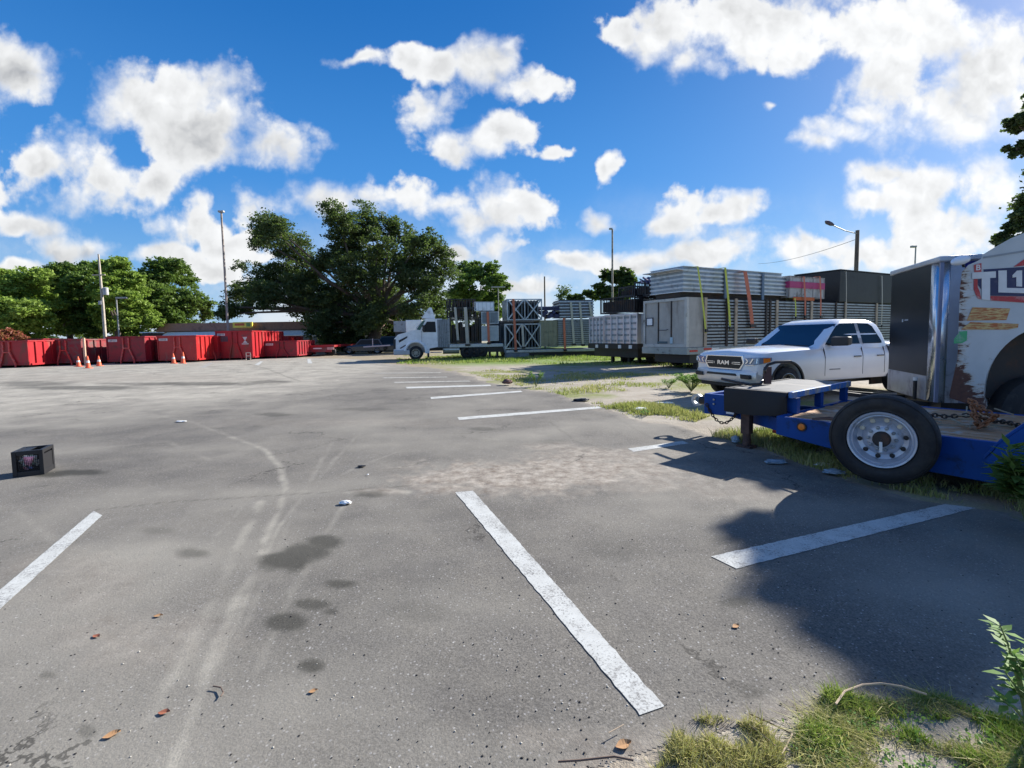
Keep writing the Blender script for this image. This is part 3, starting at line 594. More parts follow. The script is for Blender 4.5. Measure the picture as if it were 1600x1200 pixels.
weed(at(1612, 1165), .5, 5, .06, 'tall leafy weed at the right edge rising above the grass', spread=.10, seed=1, lean=(-.04, .02))
weed(at(1640, 1200), .40, 8, .06, 'bushy weed low in the bottom right corner', spread=.2, seed=2)
weed(at(1612, 845), .75, 16, .16, 'dark green bush at the right edge behind the blue trailer side', 'bush', .28, 'bush', seed=3, mat=L_mid)
weed(at(1080, 612), .55, 40, .12, 'leafy green weed patch in front of the pickup bumper', 'weed_clump', .6, 'weed', seed=4)
weed(at(1045, 607), .3, 14, .10, 'small sprout of weeds left of the pickup', 'weed_clump', .3, 'weed', seed=5)
weed(at(838, 604), .5, 12, .10, 'small shrubby weed near the lot corner', 'weed_clump', .35, 'weed', seed=6)
weed(at(1010, 650), .14, 8, .06, 'tiny weed on the gravel by the lot edge', 'weed_clump', .2, 'weed', seed=7)
# ------------------------------------------------------------------ wheels
def wheel(parent, x, y, r, wd=.28, rim=.6, rimm=alu, name='wheel', side=-1, n=28, root=None, spokes=0):
    "disc in the xz plane, outer face towards side*y"
    s = side
    g = bpy.data.objects.new(name, None); COL.objects.link(g); g.parent = parent; g.location = (x, y, r)
    W = wd; pr = [(-s*W*.5+s*W, r*rim), (s*W*.46, r*.86), (s*W*.36, r*.97), (s*W*.15, r), (-s*W*.15, r), (-s*W*.36, r*.97), (-s*W*.46, r*.86), (-s*W*.5, r*rim)]
    MB().lathe((0, 0, 0), pr, n).build('tyre', rubber, g, smooth=True)
    q = [(s*W*.5, r*rim*1.02), (s*W*.52, r*rim*.97), (s*W*.36, r*rim*.88), (s*W*.22, r*rim*.60), (s*W*.30, r*rim*.30), (s*W*.42, r*rim*.26), (s*W*.44, .001)]
    MB().lathe((0, 0, 0), q, n).build('rim', rimm, g, smooth=True)
    if spokes:
        m_ = MB()
        for k in range(spokes):
            a = 2*math.pi*k/spokes+.3; m_.lathe((math.cos(a)*r*rim*.66, s*W*.31, math.sin(a)*r*rim*.66), [(0, 0.001), (s*.03, r*rim*.15), (s*.0, r*rim*.16)], 8)
        m_.build('rim_holes', dkint, g)
    return g
# ------------------------------------------------------------------ roll-off dumpsters
RV = [pm('red_paint_a', (.38, .012, .018), .42, dirt=.3, dcol=(.18, .06, .04), dscale=1.3, streak=.3), pm('red_paint_b', (.30, .010, .020), .5, dirt=.42, dcol=(.13, .035, .03), dscale=2.1), pm('red_paint_c', (.42, .018, .018), .38, dirt=.22, dcol=(.30, .12, .09), dscale=2.8, streak=.3), pm('red_paint_d', (.33, .006, .012), .45, dirt=.35, dcol=(.12, .04, .035), dscale=1.0)]
NDU = [0]
def dumpster(px0, px1, pyb, pytop, label, rz, code=None, L=6.2, mat=red, emblem=False, big=False, worn=False, mirror=False, D=None):
    if mat is red: mat = RV[NDU[0] % 4]; NDU[0] += 1
    A = at(px0, pyb)
    if D: A = atD(px0, pyb, D); A.z = 0
    U = (math.cos(rz), math.sin(rz)); t1, _ = wall(px1, pyb, A, U); _, H = wall(px0, pytop, A, U); W = t1
    root = empty('roll_off_dumpster', (A.x, A.y, 0), rz, label, 'dumpster', 'red roll-off dumpsters'); z0 = .16; th = .05
    MB().box(0, W, 0, th, z0, H).build('front_wall', mat, root, bevel=.01)
    MB().box(0, th, th+.002, L, z0, H).build('side_wall', mat, root); MB().box(W-th, W, th+.002, L, z0, H).build('side_wall', mat, root)
    MB().box(th+.002, W-th-.002, L-th, L, z0, H).build('rear_door', mat, root); MB().box(th+.002, W-th-.002, th+.002, L-th-.002, z0, z0+.08).build('floor', dkint, root)
    rl = MB(); rl.box(-.04, W+.04, -.05, .06, H, H+.09); rl.box(-.04, .06, .062, L, H, H+.09); rl.box(W-.06, W+.04, .062, L, H, H+.09); rl.build('top_rail', mat, root, bevel=.01)
    for xa, xb in ((-.08, -.002), (W+.002, W+.08)):
        rb = MB(); rb.box(xa, xb, .1, L-.05, z0, z0+.12)
        for y in np.arange(.45, L, .62): rb.box(xa, xb, y, y+.09, z0+.122, H)
        rb.build('side_ribs', mat, root)
    cr = MB(); cr.box(0, .07, -.045, -.002, z0, H); cr.box(W-.07, W, -.045, -.002, z0, H); cr.box(.072, W-.072, -.045, -.002, z0, z0+.1); cr.build('front_frame', mat, root, bevel=.008)
    f = MB(); c = W*.52; hz = H*.60
    f.bar((c-.22, -.06, H), (c-.22, -.06, hz), .07, .08); f.bar((c+.18, -.06, H), (c+.18, -.06, hz), .07, .08)
    f.bar((c+.18, -.06, hz), (c+.52, -.10, .25), .08, .09); f.bar((c-.22, -.06, hz), (c-.42, -.10, .25), .08, .09); f.bar((c-.22, -.06, hz), (c+.18, -.06, hz), .07); f.bar((c+.52, -.10, .25), (c+.52, -.10, .02), .07); f.bar((c-.42, -.1, .25), (c-.42, -.1, .02), .07)
    f.build('hook_frame', mat if worn else redl if not big else mat, root)
    k = MB(); k.box(.5, .62, .1, L, 0, z0-.002); k.box(W-.62, W-.5, .1, L, 0, z0-.002); k.build('skid_rail', dkint, root)
    for x in (.3, W-.42):
        MB().tube([(x, L-.3, .12), (x+.14, L-.3, .12)], .11, 12).build('roller', dkint, root)
        MB().tube([(x, .35, .12), (x+.14, .35, .12)], .11, 12).build('roller', dkint, root)
    if code:
        pl = MB().box(.12, .74, -.012, -.002, H-.30, H-.12).build('number_plate', pm('label_white', (.6, .56, .55), .6), root)
        text('number', code, .17, (.43, -.014, H-.21), (R(90), 0, 0), pm('label_ink', (.12, .05, .05), .7), root, .001, sx=1.05)
    if emblem:
        e = MB(); cx = W*.80; e.prism([(cx-.18, H-.42), (cx+.18, H-.42), (cx+.08, H-.62), (cx+.03, H-.66), (cx+.03, H-.74), (cx+.12, H-.82), (cx+.18, H-.90), (cx-.18, H-.90), (cx-.12, H-.82), (cx-.03, H-.74), (cx-.03, H-.66), (cx-.08, H-.62)], -.012, -.002)
        e.build('emblem', pm('label_white', (.6, .56, .55), .6), root)
        e = MB(); e.box(cx-.27, cx+.27, -.012, -.002, H-1.02, H-.95); e.build('emblem_bar', pm('label_white', (.6, .56, .55), .6), root)
        e = MB(); e.box(cx-.27, cx+.27, -.012, -.002, H-.34, H-.24); e.build('emblem_band', redd, root)
        MB().box(.08, .95, -.010, -.002, H-.78, H-.35).build('patch', pm('primer_patch', (.10, .055, .07), .8, dirt=.4, dcol=(.3, .1, .1)), root)
    return root
ry = R(4)
dumpster(-22, 47, 575.5, 535, 'leftmost red dumpster at the photo edge with worn number plate', ry, '28022')
dumpster(72, 130, 571.5, 532.5, 'second dumpster from the left with scuffed grey-red front and plate 28021', ry, '28021', mat=redd)
dumpster(169, 229, 569, 528, 'red dumpster with plate 28037 between cones and dark gap', ry, '28037')
dumpster(248, 309, 567, 526.5, 'red dumpster with plate 20026 and two cones before it', ry, '20026')
dumpster(312, 342, 563, 527, 'dark red dumpster set back between two others', ry, None, D=38, L=5)
dumpster(339, 396, 563, 519, 'tallest red dumpster with white goblet emblem', ry, '20028', emblem=True, big=True)
dumpster(414, 465, 560, 534.5, 'lowest red dumpster at the right end of the row', ry, '20019', big=True, L=4.5)
dumpster(404, 452, 557, 527, 'taller red dumpster standing behind the lowest one', ry, None, D=47, L=4)
dumpster(45, 68, 568, 531, 'bright red dumpster mostly hidden behind the first two', ry, None, D=43, L=4)
# cones
def cone(px, pyb, pyt, label, lean=0.0):
    A = at(px, pyb); _, H = wall(px, pyt, A, (1, 0)); root = empty('traffic_cone', A, .3, label, 'traffic cone', 'orange traffic cones by the dumpsters'); root.rotation_euler = (0, lean, .3)
    MB().box(-.19, .19, -.19, .19, 0, .035).build('base', orange, root, bevel=.01)
    r = lambda z: .145-(.115)*(z/H)
    MB().lathe((0, 0, 0), [(.036, r(0)), (H*.45, r(H*.45))], 20, 'z').build('body', orange, root, smooth=True)
    MB().lathe((0, 0, 0), [(H*.45, r(H*.45)+.003), (H*.62, r(H*.62)+.003)], 20, 'z').build('white_band', conew, root, smooth=True)
    MB().lathe((0, 0, 0), [(H*.62, r(H*.62)), (H*.72, r(H*.72)), (H*.72, r(H*.72)+.003), (H*.82, r(H*.82)+.003), (H*.82, r(H*.82)), (H, .028), (H, .001)], 20, 'z').build('cone_tip', orange, root, smooth=True)
cone(123, 573, 557, 'small cone left of the pale board, white banded'); cone(138, 575.5, 556, 'bigger orange cone right beside the pale upright board'); cone(155, 572, 556, 'thin orange cone third from the left near the ribbed side')
cone(271.5, 568, 552, 'white banded cone in front of plate 20026'); cone(286, 568, 550, 'plain orange cone right of the white banded one', R(3))
A = at(134, 571); o = MB().box(-.07, .07, -.04, .04, 0, wall(134, 528, A, (1, 0))[1]).build('upright_board', pm('pale_board', (.62, .38, .26), .8, dirt=.3, dcol=(.7, .6, .5)), None, loc=A); tag(o, 'tall pale orange board standing upright among the cones', 'board')
A = at(385, 563); dl = empty('hand_dolly', (A.x, A.y, 0), .4, 'small pale dolly frame in front of the tallest dumpster', 'dolly')
k = MB(); [k.bar((x, 0, .1), (x, 0, .62), .05) for x in (0, .3)]; [k.bar((0, 0, z), (.3, 0, z), .05) for z in (.14, .35, .6)]; k.bar((0, 0, .1), (0, -.3, .08), .05); k.bar((.3, 0, .1), (.3, -.3, .08), .05); k.build('frame', pm('pale_board2', (.6, .45, .38), .7), dl)
MB().tube([(-.06, .02, .1), (.36, .02, .1)], .09, 12).build('wheel_pair', rubber, dl)
# ------------------------------------------------------------------ poles and lamps
def zt(px, py, A): return wall(px, py, A, (1, 0))[1]
D = 52; A = atD(165, 535, D); A.z = 0; top = zt(157, 397, A)
r_ = empty('utility_pole', A, 0, 'tall pale utility pole with transformer above the left dumpsters', 'utility pole')
MB().tube([(0, 0, 0), (0, 0, top*.5), (-.05, 0, top)], [.17, .14, .08], 10).build('pole', pm('pale_pole', (.48, .42, .34), .85, dirt=.2), r_, smooth=True)
z = zt(163, 455, A); MB().lathe((.42, 0, 0), [(z-.4, .01), (z-.4, .26), (z+.35, .26), (z+.4, .2), (z+.4, .01)], 14, 'z').build('transformer', pm('grey_enamel', (.42, .42, .42), .5), r_, smooth=True)
MB().bar((-.9, 0, top*.80), (.5, 0, top*.80), .1).build('crossarm', pm('pale_pole', (.4, .36, .3)), r_)
MB().box(-.3, 0, -.2, .2, zt(163, 473, A)-.2, zt(163, 473, A)+.2).build('meter_box', pm('grey_enamel', (.42, .42, .42)), r_)
def lamp_pole(px, pyt, D, label, r=.09, head=(.8, 0), mat=polem, base=545, nm='light_pole', hm=None):
    A = atD(px, base, D); A.z = 0; top = zt(px, pyt, A); r_ = empty(nm, A, 0, label, 'light pole')
    MB().tube([(0, 0, 0), (0, 0, top)], [r, r*.7], 8).build('pole', mat, r_, smooth=True)
    for hx in head:
        if hx: MB().box(min(0, hx), max(0, hx), -.14, .14, top-.05, top+.12).build('lamp_head', hm or polem, r_, bevel=.03)
    return r_, A, top
lamp_pole(187.5, 466, 50, 'short thin lamp post right of the utility pole', .08, (1.1,))
lamp_pole(358, 331, 44, 'very tall brownish pole left of the big oak', .115, (-.25, .25), pm('brown_pole', (.36, .30, .26), .7, dirt=.4))
lamp_pole(957, 358, 52, 'tall slim light pole above the dark crates', .13, (-.35,), pm('brown_pole', (.26, .21, .18), .7))
lamp_pole(852, 432, 60, 'bare dark pole above the grey plank stack', .12, (), woodp)
lamp_pole(780, 449, 62, 'small pale lamp post with two heads over the truss boxes', .07, (-.9, .9))
lamp_pole(1424, 386, 40, 'small distant lamp post over the enclosed trailer', .07, (-.38,))
A = atD(1333.5, 545, 34); A.z = 0; top = zt(1333.5, 360, A); r_ = empty('street_lamp', A, 0, 'dark wooden pole with a long armed cobra street lamp', 'street lamp')
MB().tube([(0, 0, 0), (0, 0, top)], [.17, .12], 10).build('pole', woodp, r_, smooth=True)
hx = wall(1300, 352, A, (1, 0)); MB().tube([(0, -.05, top-.25), (hx[0]*.5, -.05, top-.02), (hx[0], -.05, hx[1])], .035, 6).build('arm', polem, r_)
MB().tube([(hx[0]+.1, -.05, hx[1]), (hx[0]-.12, -.05, hx[1]+.08), (hx[0]-.38, -.05, hx[1]+.2), (hx[0]-.52, -.05, hx[1]+.28)], [.06, .14, .15, .05], 8).build('lamp_head', pm('lamp_shell', (.10, .07, .09), .5), r_, smooth=True)
pA = A+Vector((0, 0, top-.6)); pB = atD(1185, 412, 70); pts = [pA.lerp(pB, f)-Vector((0, 0, 1.0*4*f*(1-f)*.4)) for f in np.linspace(0, 1, 14)]
o = MB().tube([tuple(p) for p in pts], .018, 5).build('overhead_wire', black, None); tag(o, 'thin wire running left from the street lamp pole', 'wire')
# ------------------------------------------------------------------ long building
D = 62; A = atD(244, 530, D); A.z = 0; B = atD(575, 530, D); Lb = B.x-A.x
zr, ze = zt(300, 505, A), zt(300, 517.5, A)
bd = empty('shop_building', A, 0, 'long low shop building with brown mansard roof behind the dumpsters', 'building')
MB().box(.6, Lb-.6, .6, 11, 0, ze-.05).build('wall', tan, bd)
MB().prism([(0, ze), (Lb, ze), (Lb-1.0, zr), (1.0, zr)], 0, 12).build('roof', brownroof, bd)
a0, a1 = wall(262, 520, A, (1, 0))[0], wall(540, 520, A, (1, 0))[0]; aw = MB(); aw.quad((a0, -1.8, ze-.75), (a1, -1.8, ze-.75), (a1, -.02, ze-.1), (a0, -.02, ze-.1)); aw.box(a0, a1, -1.84, -1.8, ze-.9, ze-.72); aw.build('awning', pm('white_awning', (.78, .78, .76), .6), bd)
for px in (476, 492): x = wall(px, 520, A, (1, 0))[0]; MB().box(x-.55, x+.45, .55, .62, 1.0, ze-.35).build('window', glassb, bd)
x0 = wall(368, 510, A, (1, 0))[0]; x1 = wall(398, 510, A, (1, 0))[0]; zz = zt(380, 512, A), zt(380, 503.5, A)
sg = MB().box(x0, x1, -.6, -.4, zz[0], zz[1]).build('sign_panel', pm('sign_yellow', (.85, .68, .10), .4), bd)
MB().box(x0+.25, x0+1.5, -.62, -.602, zz[0]+.25, zz[1]-.15).build('sign_lettering', pm('sign_red', (.6, .12, .05), .5), bd)
MB().box(x1-.75, x1-.25, -.62, -.602, zz[0]+.12, zz[1]-.1).build('sign_picture', pm('sign_green', (.2, .3, .1), .5), bd)
D2 = 70; A2 = atD(220, 530, D2); A2.z = 0; x3 = wall(290, 530, A2, (1, 0))[0]; z1 = zt(225, 524, A2); z2 = zt(290, 513, A2)
b2 = empty('lean_to_shed', A2, 0, 'low shed with a sloping dark roof at the left end of the shop', 'building')
MB().prism([(0, 0), (x3, 0), (x3, z2-.3), (0, z1-.3)], .2, 5).build('wall', pm('shed_wall', (.07, .05, .045), .9), b2); MB().prism([(-.6, z1-.25), (x3+.2, z2-.05), (x3+.2, z2+.12), (-.6, z1-.08)], 0, 5.4).build('roof', pm('shed_roof', (.08, .05, .045), .8), b2)
# white van roof and pale wagons glimpsed behind
def hutch(px0, px1, pyt, D, label, mat, cat='trailer', nm='box_trailer', dp=2.4, ribs=0):
    A = atD(px0, 540, D); A.z = 0; W = wall(px1, 540, A, (1, 0))[0]; H = zt(px0, pyt, A); r_ = empty(nm, A, 0, label, cat)
    zq = zt(px0, 519, A)
    MB().box(0, W, 0, dp, zq, H).build('box', mat, r_, bevel=.03); k = MB()
    for z in np.arange(zq+.1, H-.1, .22): k.box(.03, W-.03, -.03, -.002, z, z+.07)
    k.build('side_ribs', mat, r_); MB().box(.1, W-.1, .2, dp-.2, .55, zq-.002).build('chassis', black, r_)
    for x in (W*.25, W*.75): wheel(r_, x, .2, .45, .25, .55, dkint)
hutch(616, 637, 502, 48, 'grey slatted box trailer behind the white truck bonnet', alud); hutch(635, 660, 500, 46, 'white slatted box trailer behind the white truck cab', alu)
hutch(219, 232, 520.5, 49, 'white box van roof seen over the dumpsters', white, 'van', 'box_van')
# ------------------------------------------------------------------ flatbed and cars in the shade of the oak
A = at(472, 557); U = (1, 0); W = wall(522, 557, A, U)[0]; z0, z1 = wall(472, 549, A, U)[1], wall(472, 540, A, U)[1]
fb_ = empty('flatbed_trailer', (A.x, A.y, 0), R(2), 'red flatbed trailer end with pale corner plates under the oak', 'trailer')
MB().box(0, W, 0, 7, z1-.18, z1).build('deck', red, fb_); MB().box(.25, W-.25, -.03, .0, z0-.1, z1-.19).build('rear_beam', redd, fb_)
for x in (.02, W-.62): MB().box(x, x+.6, -.05, -.002, z1-.42, z1-.19).build('corner_plate', pm('pale_red_plate', (.55, .3, .28), .6, dirt=.4, dcol=(.7, .6, .6)), fb_)
MB().box(W*.36, W*.62, -.06, -.032, z1-.34, z1-.24).build('plate_strip', conew, fb_)
for x in (.45, W-.45): wheel(fb_, x, .6, .4, .3, .55, dkint); 
for x in (.45, W-.45): wheel(fb_, x, 5.6, .4, .3, .55, dkint)
def car(A, rz, L, W, H, mat, label, nm='parked_car', cat='car'):
    r_ = empty(nm, A, rz, label, cat)
    st = [(0, .45, .62), (.06, .36, .78), (.25, .32, .9), (.42, .3, .95), (.94, .32, .98), (1, .45, .85)]
    rg = []
    for (f, zb, zt_) in st:
        x = f*L; i = .12 if f in (0, 1) else 0; rg.append([(x, i, zb), (x, i, zt_-.15), (x, i+.12, zt_), (x, W-i-.12, zt_), (x, W-i, zt_-.15), (x, W-i, zb)])
    MB().loft(rg).build('body', mat, r_, bevel=.03)
    MB().loft([[(x, y, z) for (x, y, z) in ((xa, .12, .93), (xa, W-.12, .93), (xb, W-.28, H), (xb, .28, H))] for xa, xb in ((L*.3, L*.42), (L*.92, L*.85))]).build('cabin', mat, r_, bevel=.03)
    k = MB(); k.quad((L*.34, .125, .98), (L*.88, .125, .98), (L*.82, .25, H-.08), (L*.43, .25, H-.08)); k.build('side_window', glass, r_)
    k = MB(); k.quad((L*.31, .2, .97), (L*.31, W-.2, .97), (L*.41, W-.32, H-.06), (L*.41, .32, H-.06)); o = k.build('windscreen', glass, r_)
    for x in (L*.18, L*.8): wheel(r_, x, .1, .34, .22, .6, alud)
    for x in (L*.18, L*.8): wheel(r_, x, W-.1, .34, .22, .6, alud, side=1)
    return r_
car(at(533, 554), R(8), 4.4, 1.8, 1.5, pm('dark_car_paint', (.02, .022, .03), .25, coat=.6), 'dark car parked in shade just right of the red flatbed')
car(at(566, 553), R(5), 4.6, 1.85, 1.75, pm('black_car_paint', (.012, .013, .016), .25, coat=.6), 'black car parked in shade nearer the white truck')
o = MB(); o.bar((0, 0, .5), (2.6, 0, .62), .12); o.bar((.9, 0, .6), (.9, 0, 1.3), .07); o = o.build('leaning_bar', pm('pale_bar', (.65, .5, .48), .6), None, loc=at(573, 553.5)+Vector((0, -.9, .25))); tag(o, 'pale pinkish bar rack sitting before the dark cars', 'rack')
# ------------------------------------------------------------------ loads
def frame_edges(L, W, H, b=.06):
    k = MB()
    for y in (b/2, W-b/2):
        for z in (b/2, H-b/2): k.bar((0, y, z), (L, y, z), b)
        for x in (b/2, L-b/2): k.bar((x, y, b), (x, y, H-b), b)
    for x in (b/2, L-b/2):
        for z in (b/2, H-b/2): k.bar((x, b, z), (x, W-b, z), b)
    return k
def crate_black(root, L, W, H, slat=.17, seed=0):
    rn = random.Random(seed); frame_edges(L, W, H, .07).build('frame', black, root); k = MB()
    x = .2
    while x < L-.15: k.bar((x, .05, .07), (x, .05, H-.07), .035 if rn.random() < .7 else .07); x += slat*rn.uniform(.7, 1.4)
    y = .25
    while y < W-.15: k.bar((.05, y, .07), (.05, y, H-.07), .035); k.bar((L-.05, y, .07), (L-.05, y, H-.07), .035); y += slat*rn.uniform(.8, 1.5)
    k.build('slats', black, root); k = MB()
    n = max(3, int(L/.3))
    for i in range(n):
        a = .15+(L-.35)*i/n
        k.box(a, a+.3*rn.uniform(.3, .75), .12, W-.12, .1, H*rn.uniform(.55, .92))
    k.build('stacked_frames', dkint, root)
def crate_truss(root, L, W, H, nb=2):
    frame_edges(L, W, H, .08).build('frame', galv, root); k = MB()
    for i in range(nb):
        a, b = L*i/nb, L*(i+1)/nb
        if i: k.bar((a, .03, .08), (a, .03, H-.08), .06)
        k.bar((a+.08, .03, .08), (b-.08, .03, H-.08), .09); k.bar((a+.08, .045, H-.08), (b-.08, .045, .08), .09)
    k.build('cross_braces', galv, root)
    MB().box(.01, .04, .09, W-.09, .09, H-.09).build('end_panel', pm('blue_grey_panel', (.20, .26, .30), .45, .3, dirt=.3, dcol=(.12, .15, .17)), root); k = MB()
    x = .12
    while x < L-.15: k.box(x, x+.10, .16, W-.1, .1, H-.1); x += .24
    k.build('stacked_panels', pm('dark_panels', (.09, .11, .13), .6, dirt=.3), root)
def crate_panel(root, L, W, H, mat=gpan, seams=2, fr=galv):
    MB().box(.02, L-.02, .02, W-.02, .02, H-.02).build('panels', mat, root); k = frame_edges(L, W, H, .06)
    for i in range(1, seams): k.bar((L*i/seams, .01, .06), (L*i/seams, .01, H-.06), .03)
    k.build('frame', fr, root)
def planks(root, L, W, H, n, mat=alud, end=alud, gap=.35, straps=0, caps=black):
    p = H/n; k = MB()
    for i in range(n): k.box(0, L, 0, W, i*p, i*p+p*(1-gap))
    k.build('stacked_planks', mat, root); k = MB(); k.box(.05, L-.05, .08, W-.08, 0, H-.02); k.build('inner_stack', dkint, root)
    if caps:
        k = MB()
        for i in range(n): k.box(-.02, .10, -.012, -.002, i*p+p*.1, i*p+p*.45)
        k.build('end_caps', caps, root)
def rib_end(root, L, W, H, cols, rows, mat=alu):
    "white ribbed crate whose short end (x=0) faces the viewer"
    MB().box(.05, L, 0, W, 0, H).build('shell', mat, root); k = MB()
    for i in range(cols+1): y = W*i/cols; k.box(-.05, .048, y-.035, y+.035, 0, H)
    k.box(-.055, .046, -.03, W+.03, H-.06, H+.03); k.build('uprights', mat, root); k = MB()
    for j in range(rows): z = H*(j+.3)/rows; k.box(0, .047, .04, W-.04, z, z+H/rows*.35)
    k.build('cross_ribs', alud, root); k = MB()
    x = .3
    while x < L: k.box(x, x+.06, -.05, -.002, 0, H); x += .4
    k.build('side_ribs', mat, root)
def load(P, U, px0, px1, pyt, pyb, dep, off=0.0):
    """span of a load on the row P+tU set `off` metres back; returns base, angle, L, H"""
    Q = Vector((P[0]-U[1]*off, P[1]+U[0]*off, 0)); t0, zt_ = wall(px0, pyt, Q, U); _, zb = wall(px0, pyb, Q, U); t1, _ = wall(px1, pyt, Q, U)
    return Vector((Q.x+U[0]*t0, Q.y+U[1]*t0, zb)), math.atan2(U[1], U[0]), t1-t0, zt_-zb
def strap(P, U, px, pyt, px2, pyb, mat, label, w_=.06, off=-.05, hang=0):
    Q = Vector((P[0]-U[1]*off, P[1]+U[0]*off, 0)); t0, z0 = wall(px, pyt, Q, U); t1, z1 = wall(px2, pyb, Q, U); rz = math.atan2(U[1], U[0])
    r_ = empty('tie_down_strap', (Q.x+U[0]*t1, Q.y+U[1]*t1, z1), rz, label, 'strap', 'ratchet straps over the trailer loads'); d = t0-t1; h = z0-z1
    k = MB(); k.loft([[(d*f-w_/2, -.006-.03*math.sin(f*math.pi), h*f), (d*f+w_/2, -.006-.03*math.sin(f*math.pi), h*f), (d*f+w_/2, 0.0-.03*math.sin(f*math.pi), h*f), (d*f-w_/2, 0.0-.03*math.sin(f*math.pi), h*f)] for f in np.linspace(0, 1, 6)])
    k.loft([[(d-w_/2, 0, h-.006), (d+w_/2, 0, h-.006), (d+w_/2, 0, h), (d-w_/2, 0, h)], [(d-w_/2, 1.2, h+.0), (d+w_/2, 1.2, h+.0), (d+w_/2, 1.2, h+.006), (d-w_/2, 1.2, h+.006)]])
    k.build('webbing', mat, r_); MB().box(-w_*.8, w_*.8, -.06, -.008, .02, .16).build('ratchet', black, r_)
# ------- nearest row line of each trailer
a1 = R(9); U1 = (math.cos(a1), math.sin(a1)); P1 = at(650, 562.5)
C1 = 'crates strapped to the first trailer'
def put(fn, args, P, U, span, dep, name, label, cat='crate', off=0.0, group=None, **kw):
    b, rz, L, H = load(P, U, *span, dep, off); r_ = empty(name, b, rz, label, cat, group); fn(r_, L, dep, H, *args, **kw); return r_
put(crate_black, (), P1, U1, (703, 752, 498, 537), 2.4, 'steel_crate', 'lower black steel crate right behind the truck headboard', group=C1, seed=1)
put(crate_black, (), P1, U1, (698, 743, 467, 481.5), 2.4, 'steel_crate', 'topmost black crate of slim bars above the truck trailer', group=C1, seed=2)
put(crate_black, (), P1, U1, (699, 744, 482, 497), 2.4, 'steel_crate', 'middle black crate with gaps of daylight above the headboard', group=C1, seed=3)
put(crate_panel, (), P1, U1, (752, 779, 487, 506), 2.3, 'grey_cabinet', 'upper grey cabinet crate beside the black crates', group=C1, seams=2)
put(crate_panel, (), P1, U1, (752, 779, 509, 533), 2.3, 'grey_cabinet', 'lower grey cabinet crate with louvred front beside the black crates', group=C1, seams=3, mat=pm('louvre_grey', (.34, .38, .42), .5, .3))
put(crate_panel, (), P1, U1, (741, 772, 471.5, 486), 2.0, 'metal_bin', 'bright silver ribbed bin on top of the grey cabinets', group=C1, seams=5, mat=alu)
put(crate_truss, (), P1, U1, (792, 847, 467, 500.5), 2.6, 'truss_crate', 'upper grey truss-sided crate with crossed braces', group=C1, nb=2)
put(crate_truss, (), P1, U1, (788, 845, 506, 545.5), 2.6, 'truss_crate', 'lower grey truss-sided crate resting on the deck', group=C1, nb=2)
put(planks, (14,), P1, U1, (872, 926, 498.5, 541), 2.2, 'plank_stack', 'tall dark stack of grey planks behind the olive end panel', 'plank stack', group='stacks of metal planks', gap=.3, caps=None)
put(crate_panel, (), P1, U1, (843, 871, 501, 542), 2.3, 'olive_crate', 'olive panelled crate end beside the dark plank stack', group=C1, seams=4, mat=olive, fr=olive)
put(planks, (6,), P1, U1, (874, 928, 468, 496), 2.2, 'plank_stack', 'upper dark stack of planks with pale edges', 'plank stack', group='stacks of metal planks', gap=.45, mat=galv, caps=None)
put(planks, (11,), P1, U1, (766, 930, 501, 543), 1.2, 'plank_stack', 'long dark rear stack of planks added as backing for the gaps between the truss crates and the olive end', 'plank stack', off=2.7, group='stacks of metal planks', gap=.25, mat=pm('dark_panels', (.09, .11, .13)), caps=None)  # dark backing added behind the crates to darken the gaps
b, rz, L, H = load(P1, U1, 848, 875, 472, 497, 2.0); r_ = empty('wrapped_bundle', b, rz, 'blue-black wrapped bundle between truss crate and upper planks', 'bundle')
k = MB()
for i in range(7): k.tube([(L*(i+.5)/7, 0, H*.2+.2*math.sin(i*2)), (L*(i+.5)/7, 1.9, H*.3+.2*math.cos(i))], L/9*(1+.3*math.sin(i*3)), 8); k.tube([(L*(i+.5)/7, .1, H*.6), (L*(i+.5)/7, 1.9, H*.7)], L/9, 8)
k.build('rolls', pm('navy_tarp', (.03, .035, .10), .6), r_)
# ------- first trailer (drop deck)
def T1(px, py, off=0.0):
    Q = Vector((P1.x-U1[1]*off, P1.y+U1[0]*off, 0)); return wall(px, py, Q, U1)
t0 = T1(702, 535)[0]; tk = T1(786, 535)[0]; tk2 = T1(793, 535)[0]; t9 = T1(930, 545)[0]; zu = T1(740, 537)[1]; zl = T1(860, 545.5)[1]
tr = empty('drop_deck_trailer', P1, a1, 'drop deck flatbed trailer behind the white truck loaded with crates', 'trailer')
MB().box(t0, tk, 0, 2.5, zu-.26, zu-.01).build('upper_deck', galv, tr, bevel=.02); MB().box(tk2-.1, t9+1.5, 0, 2.5, zl-.22, zl-.01).build('lower_deck', galv, tr, bevel=.02)
MB().prism([(T1(733, 545)[0], zu-.265), (tk+.0, zu-.265), (tk2-.1, zl-.6), (tk2-.3, .45), (tk-1.0, .45), (T1(745, 545)[0], .55)], .1, 2.4).build('gooseneck', black, tr)
MB().prism([(tk+.002, zu-.01), (tk2-.1, zl-.01), (tk2-.1, zl-.6), (tk+.002, zu-.26)], .02, 2.5).build('neck_plate', gpan, tr)
MB().box(T1(789, 550)[0], T1(827, 550)[0], .02, .6, T1(800, 565)[1], zl-.24).build('tool_box', gpan, tr, bevel=.02)
MB().box(T1(827, 550)[0]+.05, t9+1, .12, 2.2, zl-.70, zl-.225).build('frame_beam', black, tr)
for px in (766, 778): x = T1(px, 550)[0]; MB().box(x-.08, x+.08, .3, .5, .05, .9).build('landing_leg', black, tr); MB().box(x-.16, x+.16, .2, .6, 0, .05).build('leg_foot', black, tr)
